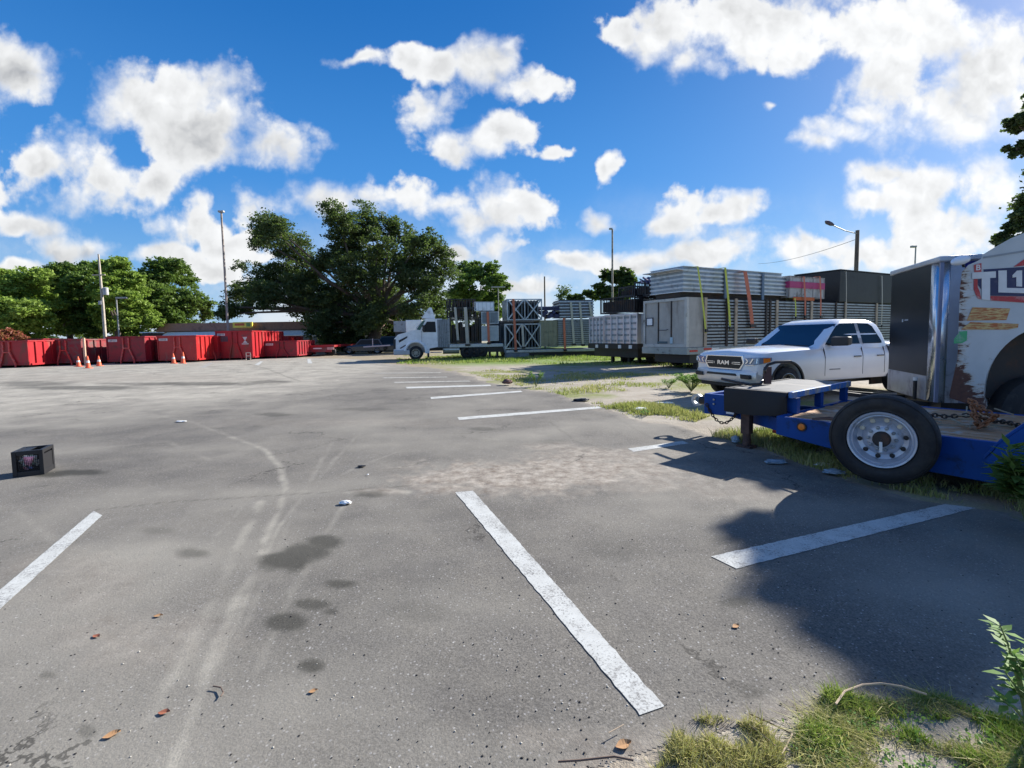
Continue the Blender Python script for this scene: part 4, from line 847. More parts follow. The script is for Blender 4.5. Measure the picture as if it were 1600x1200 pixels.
hb = T1(684, 535)[0]; MB().box(hb, t0-.05, .02, 2.4, zu-.25, T1(690, 499)[1]).build('headboard', gpan, tr, bevel=.02)
k = MB(); [k.box(x, x+.05, -.02, .018, zu-.2, T1(690, 500)[1]) for x in np.arange(hb+.05, t0-.08, .13)]; k.box(t0-.048, t0+.05, -.03, .12, zu, T1(702, 497)[1]); k.build('headboard_ribs', alud, tr)
for px in (730, 741, 752): wheel(tr, T1(px, 550)[0], .3, .5, .55, .58, dkint)
for px in (937, 958, 979): wheel(tr, T1(px, 550)[0], .5, .45, .5, .58, alud)
for i, (x1, y1, x2, y2, mt, lb) in enumerate([(711, 480, 716, 535, strapw, 'left pale strap over the black crates'), (727, 480, 731, 541, strapw, 'wider pale strap second from left over the black crates'), (762, 487, 764, 538, strapo, 'orange strap over the grey cabinets'), (802, 467, 806, 550, strapo, 'long brownish strap over the truss crates'), (816, 507, 818, 545, strapw, 'pale strap on the lower truss crate'), (881, 497, 883, 549, strapo, 'orange strap on the dark plank stack'), (892, 472, 897, 540, strapw, 'slanted pale strap left on the upper planks'), (906, 472, 911, 541, strapw, 'slanted pale strap in the middle of the upper planks'), (921, 472, 925, 499, strapw, 'slanted pale strap at the right of the upper planks')]): strap(P1, U1, x1, y1, x2, y2, mt, lb, .17 if i != 1 else .24)
# ------- white tractor unit
tu = empty('semi_truck', P1, a1, 'white day cab semi truck with roof deflector facing left', 'semi truck')
def X1(px, py=540): return T1(px, py)[0]
def Z1(px, py): return T1(px, py)[1]
prof = [(X1(615), .48), (X1(615), .95), (X1(616.5), Z1(617, 529)), (X1(622), Z1(622, 523)), (X1(636), Z1(636, 519)), (X1(650), Z1(650, 515.5)), (X1(652), Z1(652, 512)), (X1(662), Z1(662, 500.5)), (X1(667), Z1(667, 498)), (X1(692), Z1(690, 498)), (X1(692), .95), (X1(671), .80), (X1(671), .48)]
cutc = MB().tube([(0, -.3, .56), (0, .75, .56)], .66, 28).build('c', black, tu); cutc2 = MB().tube([(0, 1.75, .56), (0, 3, .56)], .66, 28).build('c', black, tu)
ro = MB(); i = 0
ss_ = [(0.06, .92), (0.0, 1.0), (0.0, 1.0), (.06, .92)]
bd_ = MB().prism(prof, .04, 2.36).build('cab', white, tu, bevel=.07, cut=[cutc, cutc2]); kill(cutc); kill(cutc2)
MB().prism([(X1(660), Z1(660, 515)), (X1(668), Z1(668, 502.5)), (X1(681), Z1(681, 502.5)), (X1(682), Z1(682, 519)), (X1(662), Z1(662, 519))], .030, .038).build('side_window', glass, tu)
MB().prism([(X1(651.5), Z1(651, 514.5)), (X1(661.5), Z1(661.5, 500.8)), (X1(665.5), Z1(665.5, 500.8)), (X1(657), Z1(657, 516))], .028, .038).build('corner_glass', pm('green_glass', (.03, .10, .08), .1), tu)
MB().quad((X1(651)-.02, .22, Z1(651, 512.5)), (X1(651)-.02, 2.2, Z1(651, 512.5)), (X1(661.5)-.04, 2.1, Z1(661.5, 501.5)), (X1(661.5)-.04, .3, Z1(661.5, 501.5))).build('windscreen', pm('green_glass', (.03, .10, .08), .1), tu)
MB().box(X1(615)-.03, X1(640), .0, 2.4, .38, .74).build('bumper', pm('grey_bumper', (.45, .47, .5), .4, .3), tu, bevel=.05)
MB().prism([(X1(615)-.012, .80), (X1(615)-.012, .96), (X1(616.3)-.012, Z1(616.3, 530)), (X1(618.5), Z1(618.5, 530)), (X1(618), .80)], .020, .038).build('grille_edge', black, tu)
MB().box(X1(615)-.035, X1(615)-.002, .5, 1.9, .8, Z1(617, 530)).build('grille', black, tu); MB().prism([(X1(623), Z1(623, 532)), (X1(637), Z1(637, 525)), (X1(636.5), Z1(636.5, 528)), (X1(624), Z1(624, 535.5))], .028, .038).build('hood_vent', black, tu)
MB().prism([(X1(624), Z1(624, 544)), (X1(633), Z1(633, 539)), (X1(636), Z1(636, 539)), (X1(626), Z1(626, 545))], .028, .038).build('headlight', glassb, tu)
MB().box(X1(659), X1(660)-.02, .0, .03, 1.0, Z1(659, 517)).build('door_seam', pm('seam', (.3, .31, .33), .6), tu)
MB().box(X1(662)-.05, X1(662)+.12, -.25, .0, Z1(662, 520)+.1, Z1(662, 508)).build('mirror', black, tu, bevel=.03)
k = MB(); k.prism([(X1(659.5), Z1(659.5, 496.5)), (X1(671.5), Z1(671, 480)), (X1(676), Z1(676, 480)), (X1(681), Z1(681, 497.5))], .4, .46); k.prism([(X1(659.5), Z1(659.5, 496.5)), (X1(671.5), Z1(671, 480)), (X1(676), Z1(676, 480)), (X1(681), Z1(681, 497.5))], 1.9, 1.96); k.loft([[(X1(659.5), .4, Z1(659.5, 496.5)), (X1(659.5), 1.96, Z1(659.5, 496.5)), (X1(659.5)+.05, 1.96, Z1(659.5, 496.5)), (X1(659.5)+.05, .4, Z1(659.5, 496.5))], [(X1(671.5), .4, Z1(671, 480)), (X1(671.5), 1.96, Z1(671, 480)), (X1(671.5)+.05, 1.96, Z1(671, 480)), (X1(671.5)+.05, .4, Z1(671, 480))]]); k.build('roof_deflector', alu, tu)
MB().box(X1(669), X1(752), .5, 1.9, .62, .90).build('chassis', black, tu)
k = MB(); k.tube([(X1(692), .35, .66), (X1(718), .35, .66)], .28, 16); k.build('fuel_tank', pm('dirty_chrome', (.55, .52, .44), .35, .7, dirt=.3), tu, smooth=False); MB().box(X1(672), X1(690), .12, .3, .48, .55).build('step', alud, tu)
MB().box(X1(667), X1(671)-.03, .06, .5, .15, .95).build('mud_flap', black, tu)
rg = []
for a in np.linspace(R(-8), R(172), 18): rg.append([(math.cos(a)*r2, o, .56+math.sin(a)*r2) for r2, o in ((.655, .03), (.72, -.06), (.80, -.03), (.86, .045))])
MB().loft(rg, close=False, cap=False).build('fender_flare', white, tu, smooth='all')
wheel(tu, 0, .2, .5, .30, .60, pm('cream_rim', (.42, .38, .30), .5), spokes=8)
wheel(tu, 0, 2.2, .5, .30, .60, alud, side=1)
for px in (731, 753): wheel(tu, X1(px), .9, .5, .5, .58, dkint)
# ------------------------------------------------------------------ second and third trailers
a3 = R(28); U3 = (math.cos(a3), math.sin(a3)); P3 = at(1073, 579)
P3 = Vector((P3.x, P3.y, 0))
def T3(px, py, off=0.0):
    Q = Vector((P3.x-U3[1]*off, P3.y+U3[0]*off, 0)); return wall(px, py, Q, U3)
WD = 2.6
t9 = T3(1388, 480)[0]; z0 = T3(1074, 543)[1]; z1 = T3(1074, 464)[1]
t3 = empty('flatbed_trailer', P3, a3, 'flatbed trailer carrying the large panelled crate behind the pickup', 'trailer')
MB().box(-.05, t9+2, -.05, WD+.1, z0-.32, z0-.01).build('deck', pm('deck_grey', (.36, .37, .34), .6, dirt=.3), t3, bevel=.02); MB().box(.4, t9+2, .2, WD-.3, z0-.72, z0-.33).build('frame_beam', black, t3)
for x in (.9, 2.6): MB().box(x, x+.18, .25, .45, .04, z0-.32).build('landing_leg', black, t3); MB().box(x-.1, x+.28, .15, .55, 0, .04).build('leg_foot', black, t3)
MB().box(.1, .6, -.062, -.052, z0-.20, z0-.12).build('side_lamp', redlens, t3); MB().box(1.0, 1.5, -.062, -.052, z0-.14, z0-.05).build('reflector_red', redlens, t3); MB().box(1.5, 2.0, -.062, -.052, z0-.14, z0-.05).build('reflector_white', conew, t3)
for x in (t9*.28, t9*.28+1.2, t9*.7, t9*.7+1.2): wheel(t3, x, .3, .5, .5, .58, dkint)
for y in (.5, 1.9): wheel(t3, -.2+2.0, y+.3, .48, .3, .58, alud)
r_ = empty('panelled_crate', P3+Vector((0, 0, z0)), a3, 'big beige panelled crate end with notice sheet on the near trailer', 'crate'); H = z1-z0
MB().box(0, 1.0, 0, WD, 0, H).build('end_box', beige, r_); k = MB()
for y in (.09, WD*.34, WD*.64, WD-.09): k.box(-.03, -.002, y-.03, y+.03, .1, H-.12)
k.build('seams', dkint, r_); k = MB(); k.box(-.05, .1, -.01, .12, 0, H); k.box(-.05, .1, WD-.12, WD+.01, 0, H); k.box(-.05, .1, .122, WD-.122, H-.12, H); k.box(-.05, .1, .122, WD-.122, 0, .14); k.build('end_frame', pm('pale_frame', (.48, .48, .46), .5, .2, dirt=.25), r_)
MB().box(-.04, -.032, WD*.76, WD*.93, H*.45, H*.63).build('notice_frame', pm('navy', (.015, .02, .05), .5), r_); MB().box(-.046, -.041, WD*.78, WD*.91, H*.47, H*.61).build('notice_sheet', white, r_)
MB().tube([(-.05, WD*.40, H*.37), (-.10, WD*.42, H*.355), (-.10, WD*.60, H*.355), (-.05, WD*.62, H*.37)], .014, 6).build('handle', black, r_)
k = MB(); k.box(-.036, -.030, WD*.30, WD*.36, .16, .45); k.build('sticker', pm('pale_blue_sticker', (.45, .6, .68), .5), r_); k = MB(); k.box(-.036, -.03, WD*.42, WD*.66, .16, .26); k.build('data_label', pm('dark_label', (.08, .12, .14), .5), r_)
r_ = empty('plank_stack', P3+Vector((U3[0]*1.02, U3[1]*1.02, z0)), a3, 'very long ribbed stack of grey planks behind the pickup', 'plank stack', 'stacks of metal planks'); planks(r_, t9+1, WD, H, 15, alud, gap=.46)
k = MB(); xx = .9
for x in (.0, 2.05, 5.1, 8.0, 11.2, 14.5):
    MB().box(x, x+.16, -.06, -.013, 0, H).build('upright', pm('pale_wood_post', (.45, .36, .27), .8, dirt=.3), r_)
for x in (1.45, 4.3, 4.6, 7.5, 10.3): 
    MB().box(x, x+.12, -.05, -.013, 0, H).build('dark_post', dkint, r_)
# galvanised rail bundle
b, rz, L, H2 = load(P3, U3, 1068, 1238, 414.5, 455.5, 2.0, .15); r_ = empty('rail_bundle', b, rz, 'silver bundle of galvanised channels strapped on the near trailer', 'metal bundle'); k = MB(); kd = MB(); n = 6; p = H2/n
for i in range(n):
    Li = L*(1 if i < n-1 else .9); k.box(0 if i < n-1 else -.45, Li, 0, 2.0, i*p, i*p+p*.16); kd.box(.02, Li-.02, .05, 1.95, i*p+p*.16, i*p+p*.80); k.box(0, Li, .0, 2, i*p+p*.80, i*p+p*.93)
k.build('flanges', pm('bright_zinc', (.66, .69, .72), .35, .5, dirt=.25, dcol=(.4, .42, .45)), r_); kd.build('webs', pm('zinc_web', (.25, .30, .35), .45, .4, dirt=.3, dcol=(.15, .18, .2)), r_)
k = MB(); [k.box(x, x+.16, -.05, -.002, -.25, H2*.93) for x in (2.6, 5.3)]; k.build('stakes', pm('blue_stake', (.10, .16, .24), .5), r_)
MB().box(.1, L, .3, 1.7, -.22, -.002).build('dunnage', dkint, r_)
put(crate_panel, (), P3, U3, (1234, 1289, 430.5, 465), 2.2, 'striped_crate', 'grey crate with magenta stripe between silver bundle and black box', seams=3, mat=pm('stripe_grey', (.40, .40, .40), .6, dirt=.3), fr=pm('stripe_frame', (.3, .28, .27), .6, dirt=.4))
b, rz, L, H2 = load(P3, U3, 1234, 1289, 430.5, 465, 2.2, -.03); cr = [o for o in bpy.data.objects if o.name.startswith('striped_crate')][0]
MB().box(-.01, L+.01, -.015, -.004, H2*.45, H2*.75).build('magenta_stripe', pm('magenta', (.42, .04, .16), .6, dirt=.2), cr); MB().box(-.03, -.018, 0, 2.2, H2*.45, H2*.75).build('magenta_stripe', pm('magenta', (.42, .04, .16), .6), cr)
MB().box(.3, L*.7, -.016, -.004, -.12, .05).build('orange_base', pm('orange_base', (.5, .12, .03), .7), cr)
b, rz, L, H2 = load(P3, U3, 1313, 1398, 422, 472, 2.4); r_ = empty('tarped_box', b, rz, 'long black box under tarp on the near trailer left of the enclosed trailer', 'tarped load')
g = MB(); MB().box(0, L+3, 0, 2.5, 0, H2).build('box', tarp, r_, bevel=.04); k = MB(); k.box(-.03, L+3, -.03, 2.53, H2, H2+.05); k.build('lid', tarp, r_)
MB().box(.3, L+2, .2, 2.2, z1-b.z, -.002).build('dunnage', dkint, r_)
# black lattice crates on both trailers
def latt(P, U, px, pyt, pyb, off, L, W, nm, lb, seed, L_=None):
    Q = Vector((P[0]-U[1]*off, P[1]+U[0]*off, 0)); t_, zt_ = wall(px, pyt, Q, U); _, zb = wall(px, pyb, Q, U)
    r_ = empty(nm, (Q.x+U[0]*t_, Q.y+U[1]*t_, zb), math.atan2(U[1], U[0]), lb, 'crate', 'black lattice crates on top of the trailers'); crate_black(r_, L, W, zt_-zb, .11, seed); return r_
latt(P3, U3, 1056, 421, 456, 1.1, 3.2, 1.4, 'lattice_crate', 'black lattice crate touching the end of the silver bundle', 11)
latt(P3, U3, 1035, 430, 459, 2.55, 3.2, 1.2, 'lattice_crate', 'black lattice crate with a jagged blue top second from the silver bundle', 12)
latt(P3, U3, 1016, 437, 463, 3.8, 3.0, 1.2, 'lattice_crate', 'black lattice crate third from the silver bundle, lower than its neighbours', 13)
latt(P3, U3, 989, 446, 462, 5.2, 2.4, 1.2, 'lattice_crate', 'small open black crate with see-through bars at the left end', 14)
o = MB()
rn_ = random.Random(5)
for i in range(40):
    t_ = rn_.uniform(.3, 3.0); of = rn_.uniform(1.2, 3.4); h_ = rn_.uniform(.1, .38); x = P3.x+U3[0]*t_-U3[1]*of; y = P3.y+U3[1]*t_+U3[0]*of; zt0 = T3(1056, 423, 1.1)[1]-.12*(of-1.1)
    o.bar((x, y, zt0-.1), (x+rn_.uniform(-.4, .4), y+rn_.uniform(-.4, .4), zt0+h_*.5), rn_.uniform(.05, .12))
o = o.build('scrap_pieces', pm('navy_scrap', (.04, .05, .14), .5), None); tag(o, 'jumble of navy and dark offcuts heaped on the lattice crates', 'scrap', kind='stuff')
# second trailer: white ribbed crates
P2 = at(996, 571); a2 = R(27); U2 = (math.cos(a2), math.sin(a2)); P2 = Vector((P2.x, P2.y, 0))
D2_ = P2.y
t2 = empty('flatbed_trailer', P2, a2, 'middle flatbed trailer under the white ribbed crates', 'trailer')
zb2 = wall(996, 537, P2, U2)[1]; zt2 = wall(996, 490, P2, U2)[1]
MB().box(-.05, 13, -.05, 4.2, zb2-.3, zb2-.01).build('deck', black, t2); MB().box(.2, 13, .2, 3.9, zb2-.75, zb2-.31).build('frame_beam', black, t2)
k = MB(); [k.box(-.09, -.052, y, y+.22, zb2-.26, zb2-.08) for y in (.35, 1.2, 2.3, 3.2)]; k.build('reflectors', conew, t2)
for x in (.5, 1.2): MB().box(x, x+.15, 2.6, 2.75, 0, zb2-.3).build('landing_leg', black, t2); MB().box(x, x+.15, 1.2, 1.35, 0, zb2-.3).build('landing_leg', black, t2)
for (x, y) in ((1.6, .5), (1.6, 2.6), (2.9, .5)): wheel(t2, x, y, .5, .45, .58, pm('cream_rim', (.42, .38, .30)))
# width so that the end face spans 945..997
def face_w(px, P, U):
    Vv = (-U[1], U[0]); t_, _ = wall(px, 520, P, Vv); return t_
w1 = face_w(946, P2, U2); w2 = face_w(922, P2, U2)
r_ = empty('ribbed_crate', P2+Vector((0, 0, zb2)), a2, 'larger white ribbed crate next to the beige panelled crate', 'crate', 'white ribbed crates'); rib_end(r_, 8, w1, zt2-zb2, 5, 5)
r_ = empty('ribbed_crate', P2+Vector((-U2[1]*(w1+.12), U2[0]*(w1+.12), zb2)), a2, 'smaller white ribbed crate left of the larger one', 'crate', 'white ribbed crates'); rib_end(r_, 8, w2-w1-.12, (zt2-zb2)*.98, 4, 5)
b = P2+Vector((-U2[1]*.5+U2[0]*.25, U2[0]*.5+U2[1]*.25, zt2+.12)); r_ = empty('lattice_crate', b, a2, 'wide black crate with horizontal bars on the white ribbed crates', 'crate', 'black lattice crates on top of the trailers')
crate_black(r_, 3.4, w2*.72, wall(990, 459, P2, U2)[1]-b.z, .14, 17); k = MB(); [k.box(.6, 3.0, -.03, -.002, z, z+.05) for z in (.2, .42, .64, .85)]; k.build('front_rails', galv, r_)
for i, (x1, y1, x2, y2, mt, lb) in enumerate([(1090, 416, 1103, 520, strapy, 'yellow strap nearest the left end of the silver bundle'), (1133, 418, 1141, 516, strapy, 'bright yellow strap in the middle of the silver bundle'), (1164, 424, 1176, 512, strapo, 'broad rusty red strap right of the yellow straps'), (1242, 466, 1243, 500, strapy, 'short yellow strap above the pickup roof'), (1256, 432, 1258, 498, strapo, 'left orange strap over the striped crate'), (1281, 432, 1282, 498, strapo, 'right orange strap over the striped crate'), (1322, 424, 1321, 505, strapw, 'thin pale strap over the black tarped box'), (1378, 431, 1377, 512, strapw, 'pale strap beside the enclosed trailer corner')]): strap(P3, U3, x1, y1, x2, y2, mt, lb, (.10, .13, .26, .09, .12, .12, .06, .09)[i], -.1)
# ------------------------------------------------------------------ pickup
aR = R(21); UR = (math.cos(aR), math.sin(aR)); PR = atD(1235, 620, 10.9); PR.z = 0
pk = empty('pickup_truck', PR, aR, 'white pickup truck parked behind the blue trailer facing left', 'pickup truck')
W = 2.03
def ring(x, i, zb, zbelt, zt_, cr=.035, near=0.0):
    h = [(i+.04, zb), (i, zb+.10), (i-.0, (zb+zbelt)/2), (i, zbelt-.12), (i+.02, zbelt-.02), (i+.07, zbelt+(zt_-zbelt)*.75), (i+.15, zt_), (.62, zt_+cr*.6), (W/2, zt_+cr)]
    return [(x, y, z) for y, z in h]+[(x, W-y, z) for y, z in h[-2::-1]]
st = [(-.965,.16,.60,.97,1.05,.05),(-.92,.08,.58,1.02,1.12,.05),(-.78,.03,.52,1.05,1.165,.055),(-.5,.008,.47,1.065,1.195,.06),(0,0,.45,1.075,1.215,.065),(.5,0,.45,1.085,1.235,.06),(.92,0,.45,1.09,1.25,.05),(1.05,0,.45,1.09,1.25,.03),(2.2,0,.45,1.10,1.25,.02),(3.48,0,.45,1.11,1.26,.02)]
cuts = [MB().tube([(-.09, -.2, .42), (-.09, .42, .42)], .505, 32).build('c', black, pk), MB().tube([(-.09, W-.42, .42), (-.09, W+.2, .42)], .505, 32).build('c', black, pk)]
MB().loft([ring(*s_) for s_ in st]).build('body', carw, pk, cut=cuts, smooth=True); [kill(c) for c in cuts]
bed = [(3.51,.0,.5,1.2,1.33,0),(5.04,.01,.5,1.2,1.33,0),(5.10,.05,.56,1.18,1.30,0)]
cuts = [MB().tube([(3.98, -.2, .42), (3.98, W+.2, .42)], .505, 32).build('c', black, pk), MB().box(3.58, 5.02, .12, W-.12, .8, 1.6).build('c', black, pk)]
MB().loft([ring(*s_) for s_ in bed]).build('cargo_bed', carw, pk, cut=cuts, smooth=True); [kill(c) for c in cuts]
def cabring(z, xa, xb, y, rr=.06):
    n = []
    for (cx, cy, a0) in ((xa+rr, y+rr, 180), (xb-rr, y+rr, 270), (xb-rr, W-y-rr, 0), (xa+rr, W-y-rr, 90)):
        for k in range(4): a = R(a0+30*k); n.append((cx+rr*math.cos(a), cy+rr*math.sin(a), z))
    return n
MB().loft([cabring(1.20, .90, 3.48, .05), cabring(1.32, 1.09, 3.47, .075), cabring(1.55, 1.42, 3.40, .13), cabring(1.78, 1.74, 3.28, .20), cabring(1.86, 1.88, 3.21, .25, .14), cabring(1.915, 1.98, 3.12, .33, .2), cabring(1.94, 2.2, 2.95, .55, .2)]).build('cab', carw, pk, smooth=True)
def sy(z): return .05+(.025 if z > 1.3 else .0)+(max(0, z-1.32))*.27
def sidepoly(pts, nm, mat, pr=.008, near=True):
    k = MB(); n = len(pts)
    f = lambda x, z, o: (x, (sy(z)-o) if near else W-(sy(z)-o), z)
    k.v = [f(x, z, pr) for x, z in pts]+[f(x, z, -.02) for x, z in pts]; k.f = [tuple(range(n)), tuple(range(2*n-1, n-1, -1))]+[(i, (i+1) % n, n+(i+1) % n, n+i) for i in range(n)]
    return k.build(nm, mat, pk)
for nr in (True, False):
    sidepoly([(1.20, 1.31), (1.44, 1.53), (1.74, 1.755), (1.88, 1.815), (2.40, 1.825), (2.44, 1.31)], 'front_door_window', glass, near=nr)
    sidepoly([(2.56, 1.31), (2.52, 1.825), (2.92, 1.81), (3.06, 1.74), (3.29, 1.36), (3.27, 1.31)], 'rear_door_window', glass, near=nr)
sidepoly([(2.445, 1.31), (2.405, 1.825), (2.515, 1.825), (2.555, 1.31)], 'door_pillar', pm('grey_pillar', (.35, .36, .37), .4), .006)
ws = MB(); P_ = [(1.045, .22, 1.29), (1.045, W-.22, 1.29), (1.32, W-.235, 1.49), (1.70, W-.31, 1.765), (1.70, .31, 1.765), (1.32, .235, 1.49)]
off = Vector((-.035, 0, .045)); fr = [tuple(Vector(p)+off*.35) for p in P_]; 
def ws_x(z): return float(np.interp(z, [1.2, 1.32, 1.55, 1.78], [.90, 1.09, 1.42, 1.74]))
rows = []
for z, yi in ((1.255, .10), (1.40, .12), (1.55, .15), (1.68, .185), (1.81, .225)):
    x = ws_x(z)-.012; rows.append([(x+.045*(abs(2*f-1)**5), yi+(W-2*yi)*f, z) for f in np.linspace(0, 1, 13)])
ws.loft([[(x, y, z) for x, y, z in r_2] for r_2 in rows], close=False, cap=False).build('windscreen', glassb, pk, smooth='all')
k = MB(); k.bar((ws_x(1.27)-.03, .35, 1.275), (ws_x(1.30)-.035, 1.0, 1.30), .02); k.bar((ws_x(1.27)-.03, 1.1, 1.275), (ws_x(1.30)-.035, 1.7, 1.30), .02); k.build('wipers', black, pk)
seam = pm('panel_gap', (.05, .055, .07), .7)
def gap(x):
    k = MB(); rg = []
    for z, y in ((.56, .0), (1.0, .0), (1.07, .012), (1.13, .025), (1.19, .04), (1.235, .052)): rg.append([(x, y-.004, z), (x+.012, y-.004, z), (x+.012, y+.02, z), (x, y+.02, z)])
    k.loft(rg).build('door_gap', seam, pk)
def sb(x0, x1, z0, z1, nm, mat, pr=.004): return MB().box(x0, x1, -pr, .03, z0, z1).build(nm, mat, pk)
gap(1.12); gap(2.47); gap(3.30); MB().box(3.484, 3.506, .01, W-.01, .5, 1.24).build('bed_gap', seam, pk)
for x in (2.14, 3.0): MB().box(x, x+.24, -.035, .01, .985, 1.02).build('door_handle', pm('dark_chrome', (.2, .2, .21), .25, .8), pk, bevel=.01)
MB().box(1.28, 1.66, -.004, .01, .70, .725).build('door_badge', pm('badge_grey', (.15, .16, .18), .4), pk)
k = MB(); k.box(1.28, 1.40, -.02, .10, 1.29, 1.34); k.build('mirror_arm', black, pk); k = MB(); k.loft([[(1.22, -.46, 1.29), (1.22, -.04, 1.27), (1.22, -.04, 1.49), (1.22, -.46, 1.50)], [(1.40, -.44, 1.31), (1.40, -.04, 1.30), (1.40, -.04, 1.50), (1.40, -.44, 1.49)]]); k.build('wing_mirror', black, pk, bevel=.03)
k = MB(); k.loft([[(1.16, W+.34, 1.29), (1.16, W+.03, 1.29), (1.16, W+.03, 1.45), (1.16, W+.34, 1.45)], [(1.30, W+.32, 1.31), (1.30, W+.03, 1.31), (1.30, W+.03, 1.47), (1.30, W+.32, 1.45)]]); k.build('wing_mirror', black, pk, bevel=.03)
# arch flares and liners
for x in (-.09, 3.98):
    for yy, s_ in ((-.005, 1), (W+.005, -1)):
        k = MB(); rg = []
        for a in np.linspace(R(-12), R(192), 22): rg.append([(x+math.cos(a)*r2, yy+o, .42+math.sin(a)*r2) for r2, o in ((.50, 0), (.545, 0), (.545, .03*s_), (.50, .05*s_))])
        k.loft(rg).build('arch_trim', pm('black_plastic', (.015, .015, .017), .6), pk)
    MB().box(x-.5, x+.5, .43, .47, .2, .95).build('arch_liner', dkint, pk)
wheel(pk, -.09, .12, .415, .27, .63, pm('alloy_rim', (.42, .40, .36), .35, .7), n=36, spokes=6); wheel(pk, -.09, W-.12, .415, .27, .63, alu, side=1); wheel(pk, 3.98, .12, .415, .27, .63, alu, n=36, spokes=6); wheel(pk, 3.98, W-.12, .415, .27, .63, alu, side=1)
MB().box(-.5, 4.6, .5, 1.5, .3, .5).build('chassis', black, pk)
# front end : grille, lamps, bumper
def frontprism(poly, x0, x1, nm, mat, bevel=0):
    k = MB(); n = len(poly); k.v = [(x0, y, z) for y, z in poly]+[(x1, y, z) for y, z in poly]; k.f = [tuple(range(n)), tuple(range(2*n-1, n-1, -1))]+[(i, (i+1) % n, n+(i+1) % n, n+i) for i in range(n)]
    return k.build(nm, mat, pk, bevel=bevel)
gx = -1.0
frontprism([(.40, .92), (.45, 1.10), (1.58, 1.10), (1.63, .92), (1.52, .75), (.51, .75)], gx, -.9, 'grille_surround', chrome, .012)
frontprism([(.45, .92), (.50, 1.068), (1.53, 1.068), (1.58, .92), (1.48, .785), (.55, .785)], gx-.006, gx-.001, 'grille', pm('grille_black', (.008, .008, .009), .4))
for (y0, y1) in ((.50, .70), (1.33, 1.53)):
    k = MB(); k.box(gx-.02, gx-.007, y0, y1, .925, .94); k.box(gx-.02, gx-.007, y0, y1, .885, .90); k.build('grille_bar', chrome, pk)
k = MB(); k.box(gx-.02, gx-.007, .725, .74, .885, .94); k.box(gx-.02, gx-.007, 1.29, 1.305, .885, .94); k.build('grille_bar', chrome, pk)
text('grille_lettering', 'RAM', .135, (gx-.012, W/2, .913), (R(90), 0, R(-90)), chrome, pk, .006, .004, sx=1.35)
for y0, y1, s_ in ((.08, .40, 1), (1.95, 1.63, -1)):
    m_ = (lambda y: y) if s_ == 1 else (lambda y: W-y)
    k = MB(); k.loft([[(-.99, m_(.40), .88), (-.985, m_(.40), 1.045), (-.84, m_(.40), 1.045), (-.84, m_(.40), .88)], [(-.985, m_(.15), .895), (-.98, m_(.15), 1.06), (-.84, m_(.17), 1.06), (-.84, m_(.17), .895)], [(-.935, m_(.055), .905), (-.925, m_(.06), 1.065), (-.84, m_(.12), 1.065), (-.84, m_(.12), .905)], [(-.80, m_(.008), .925), (-.80, m_(.012), 1.065), (-.78, m_(.08), 1.065), (-.78, m_(.08), .925)], [(-.60, m_(-.004), .985), (-.60, m_(.0), 1.06), (-.60, m_(.07), 1.06), (-.60, m_(.07), .985)]])
    o = k.build('headlight', pm('headlamp_glass', (.20, .26, .36), .12, .3, spec=1, var=.3, scale=14), pk, bevel=.01)
    c_ = MB(); c_.loft([[(-.84, m_(.012), .935), (-.84, m_(.014), 1.04), (-.83, m_(.05), 1.04), (-.83, m_(.05), .935)], [(-.66, m_(-.008), .96), (-.66, m_(-.006), 1.045), (-.65, m_(.02), 1.045), (-.65, m_(.02), .96)]]); c_.build('indicator', amber, o)
    c_ = MB(); c_.bar((-.995, m_(.36), .91), (-.993, m_(.30), .97), .026); c_.bar((-.993, m_(.30), .97), (-.993, m_(.36), 1.03), .026); c_.bar((-.992, m_(.24), .92), (-.988, m_(.16), 1.03), .03); c_.bar((-.96, m_(.085), .93), (-.95, m_(.085), 1.04), .02); c_.bar((-.996, m_(.39), .875), (-.985, m_(.15), .89), .012); c_.build('lamp_reflector', chrome, o)
rg = []
for (x, y) in ((-.55, .03), (-.78, .03), (-.96, .10), (-1.05, .35), (-1.08, .8), (-1.08, 1.23), (-1.05, W-.35), (-.96, W-.10), (-.78, W-.03), (-.55, W-.03)):
    rg.append([(x+.04, y, .43), (x, y, .48), (x-.005, y, .70), (x+.02, y, .745), (x+.12, y+(.05 if y < 1 else -.05), .745), (x+.12, y+(.05 if y < 1 else -.05), .43)])
MB().loft(rg).build('bumper', pm('bumper_chrome', (.62, .63, .65), .34, .55, var=.1), pk, smooth=True)
frontprism([(.55, .62), (.58, .675), (1.45, .675), (1.48, .62)], -1.094, -1.06, 'lower_intake', black, .01)
for y in (.30, W-.30): frontprism([(y-.12, .565), (y-.10, .66), (y+.15, .67), (y+.13, .565)], -1.085, -1.0, 'fog_recess', black, .01)
frontprism([(.25, .33), (.25, .43), (W-.25, .43), (W-.25, .33)], -.98, -.75, 'air_dam', pm('black_plastic', (.015, .015, .017), .6), .02)
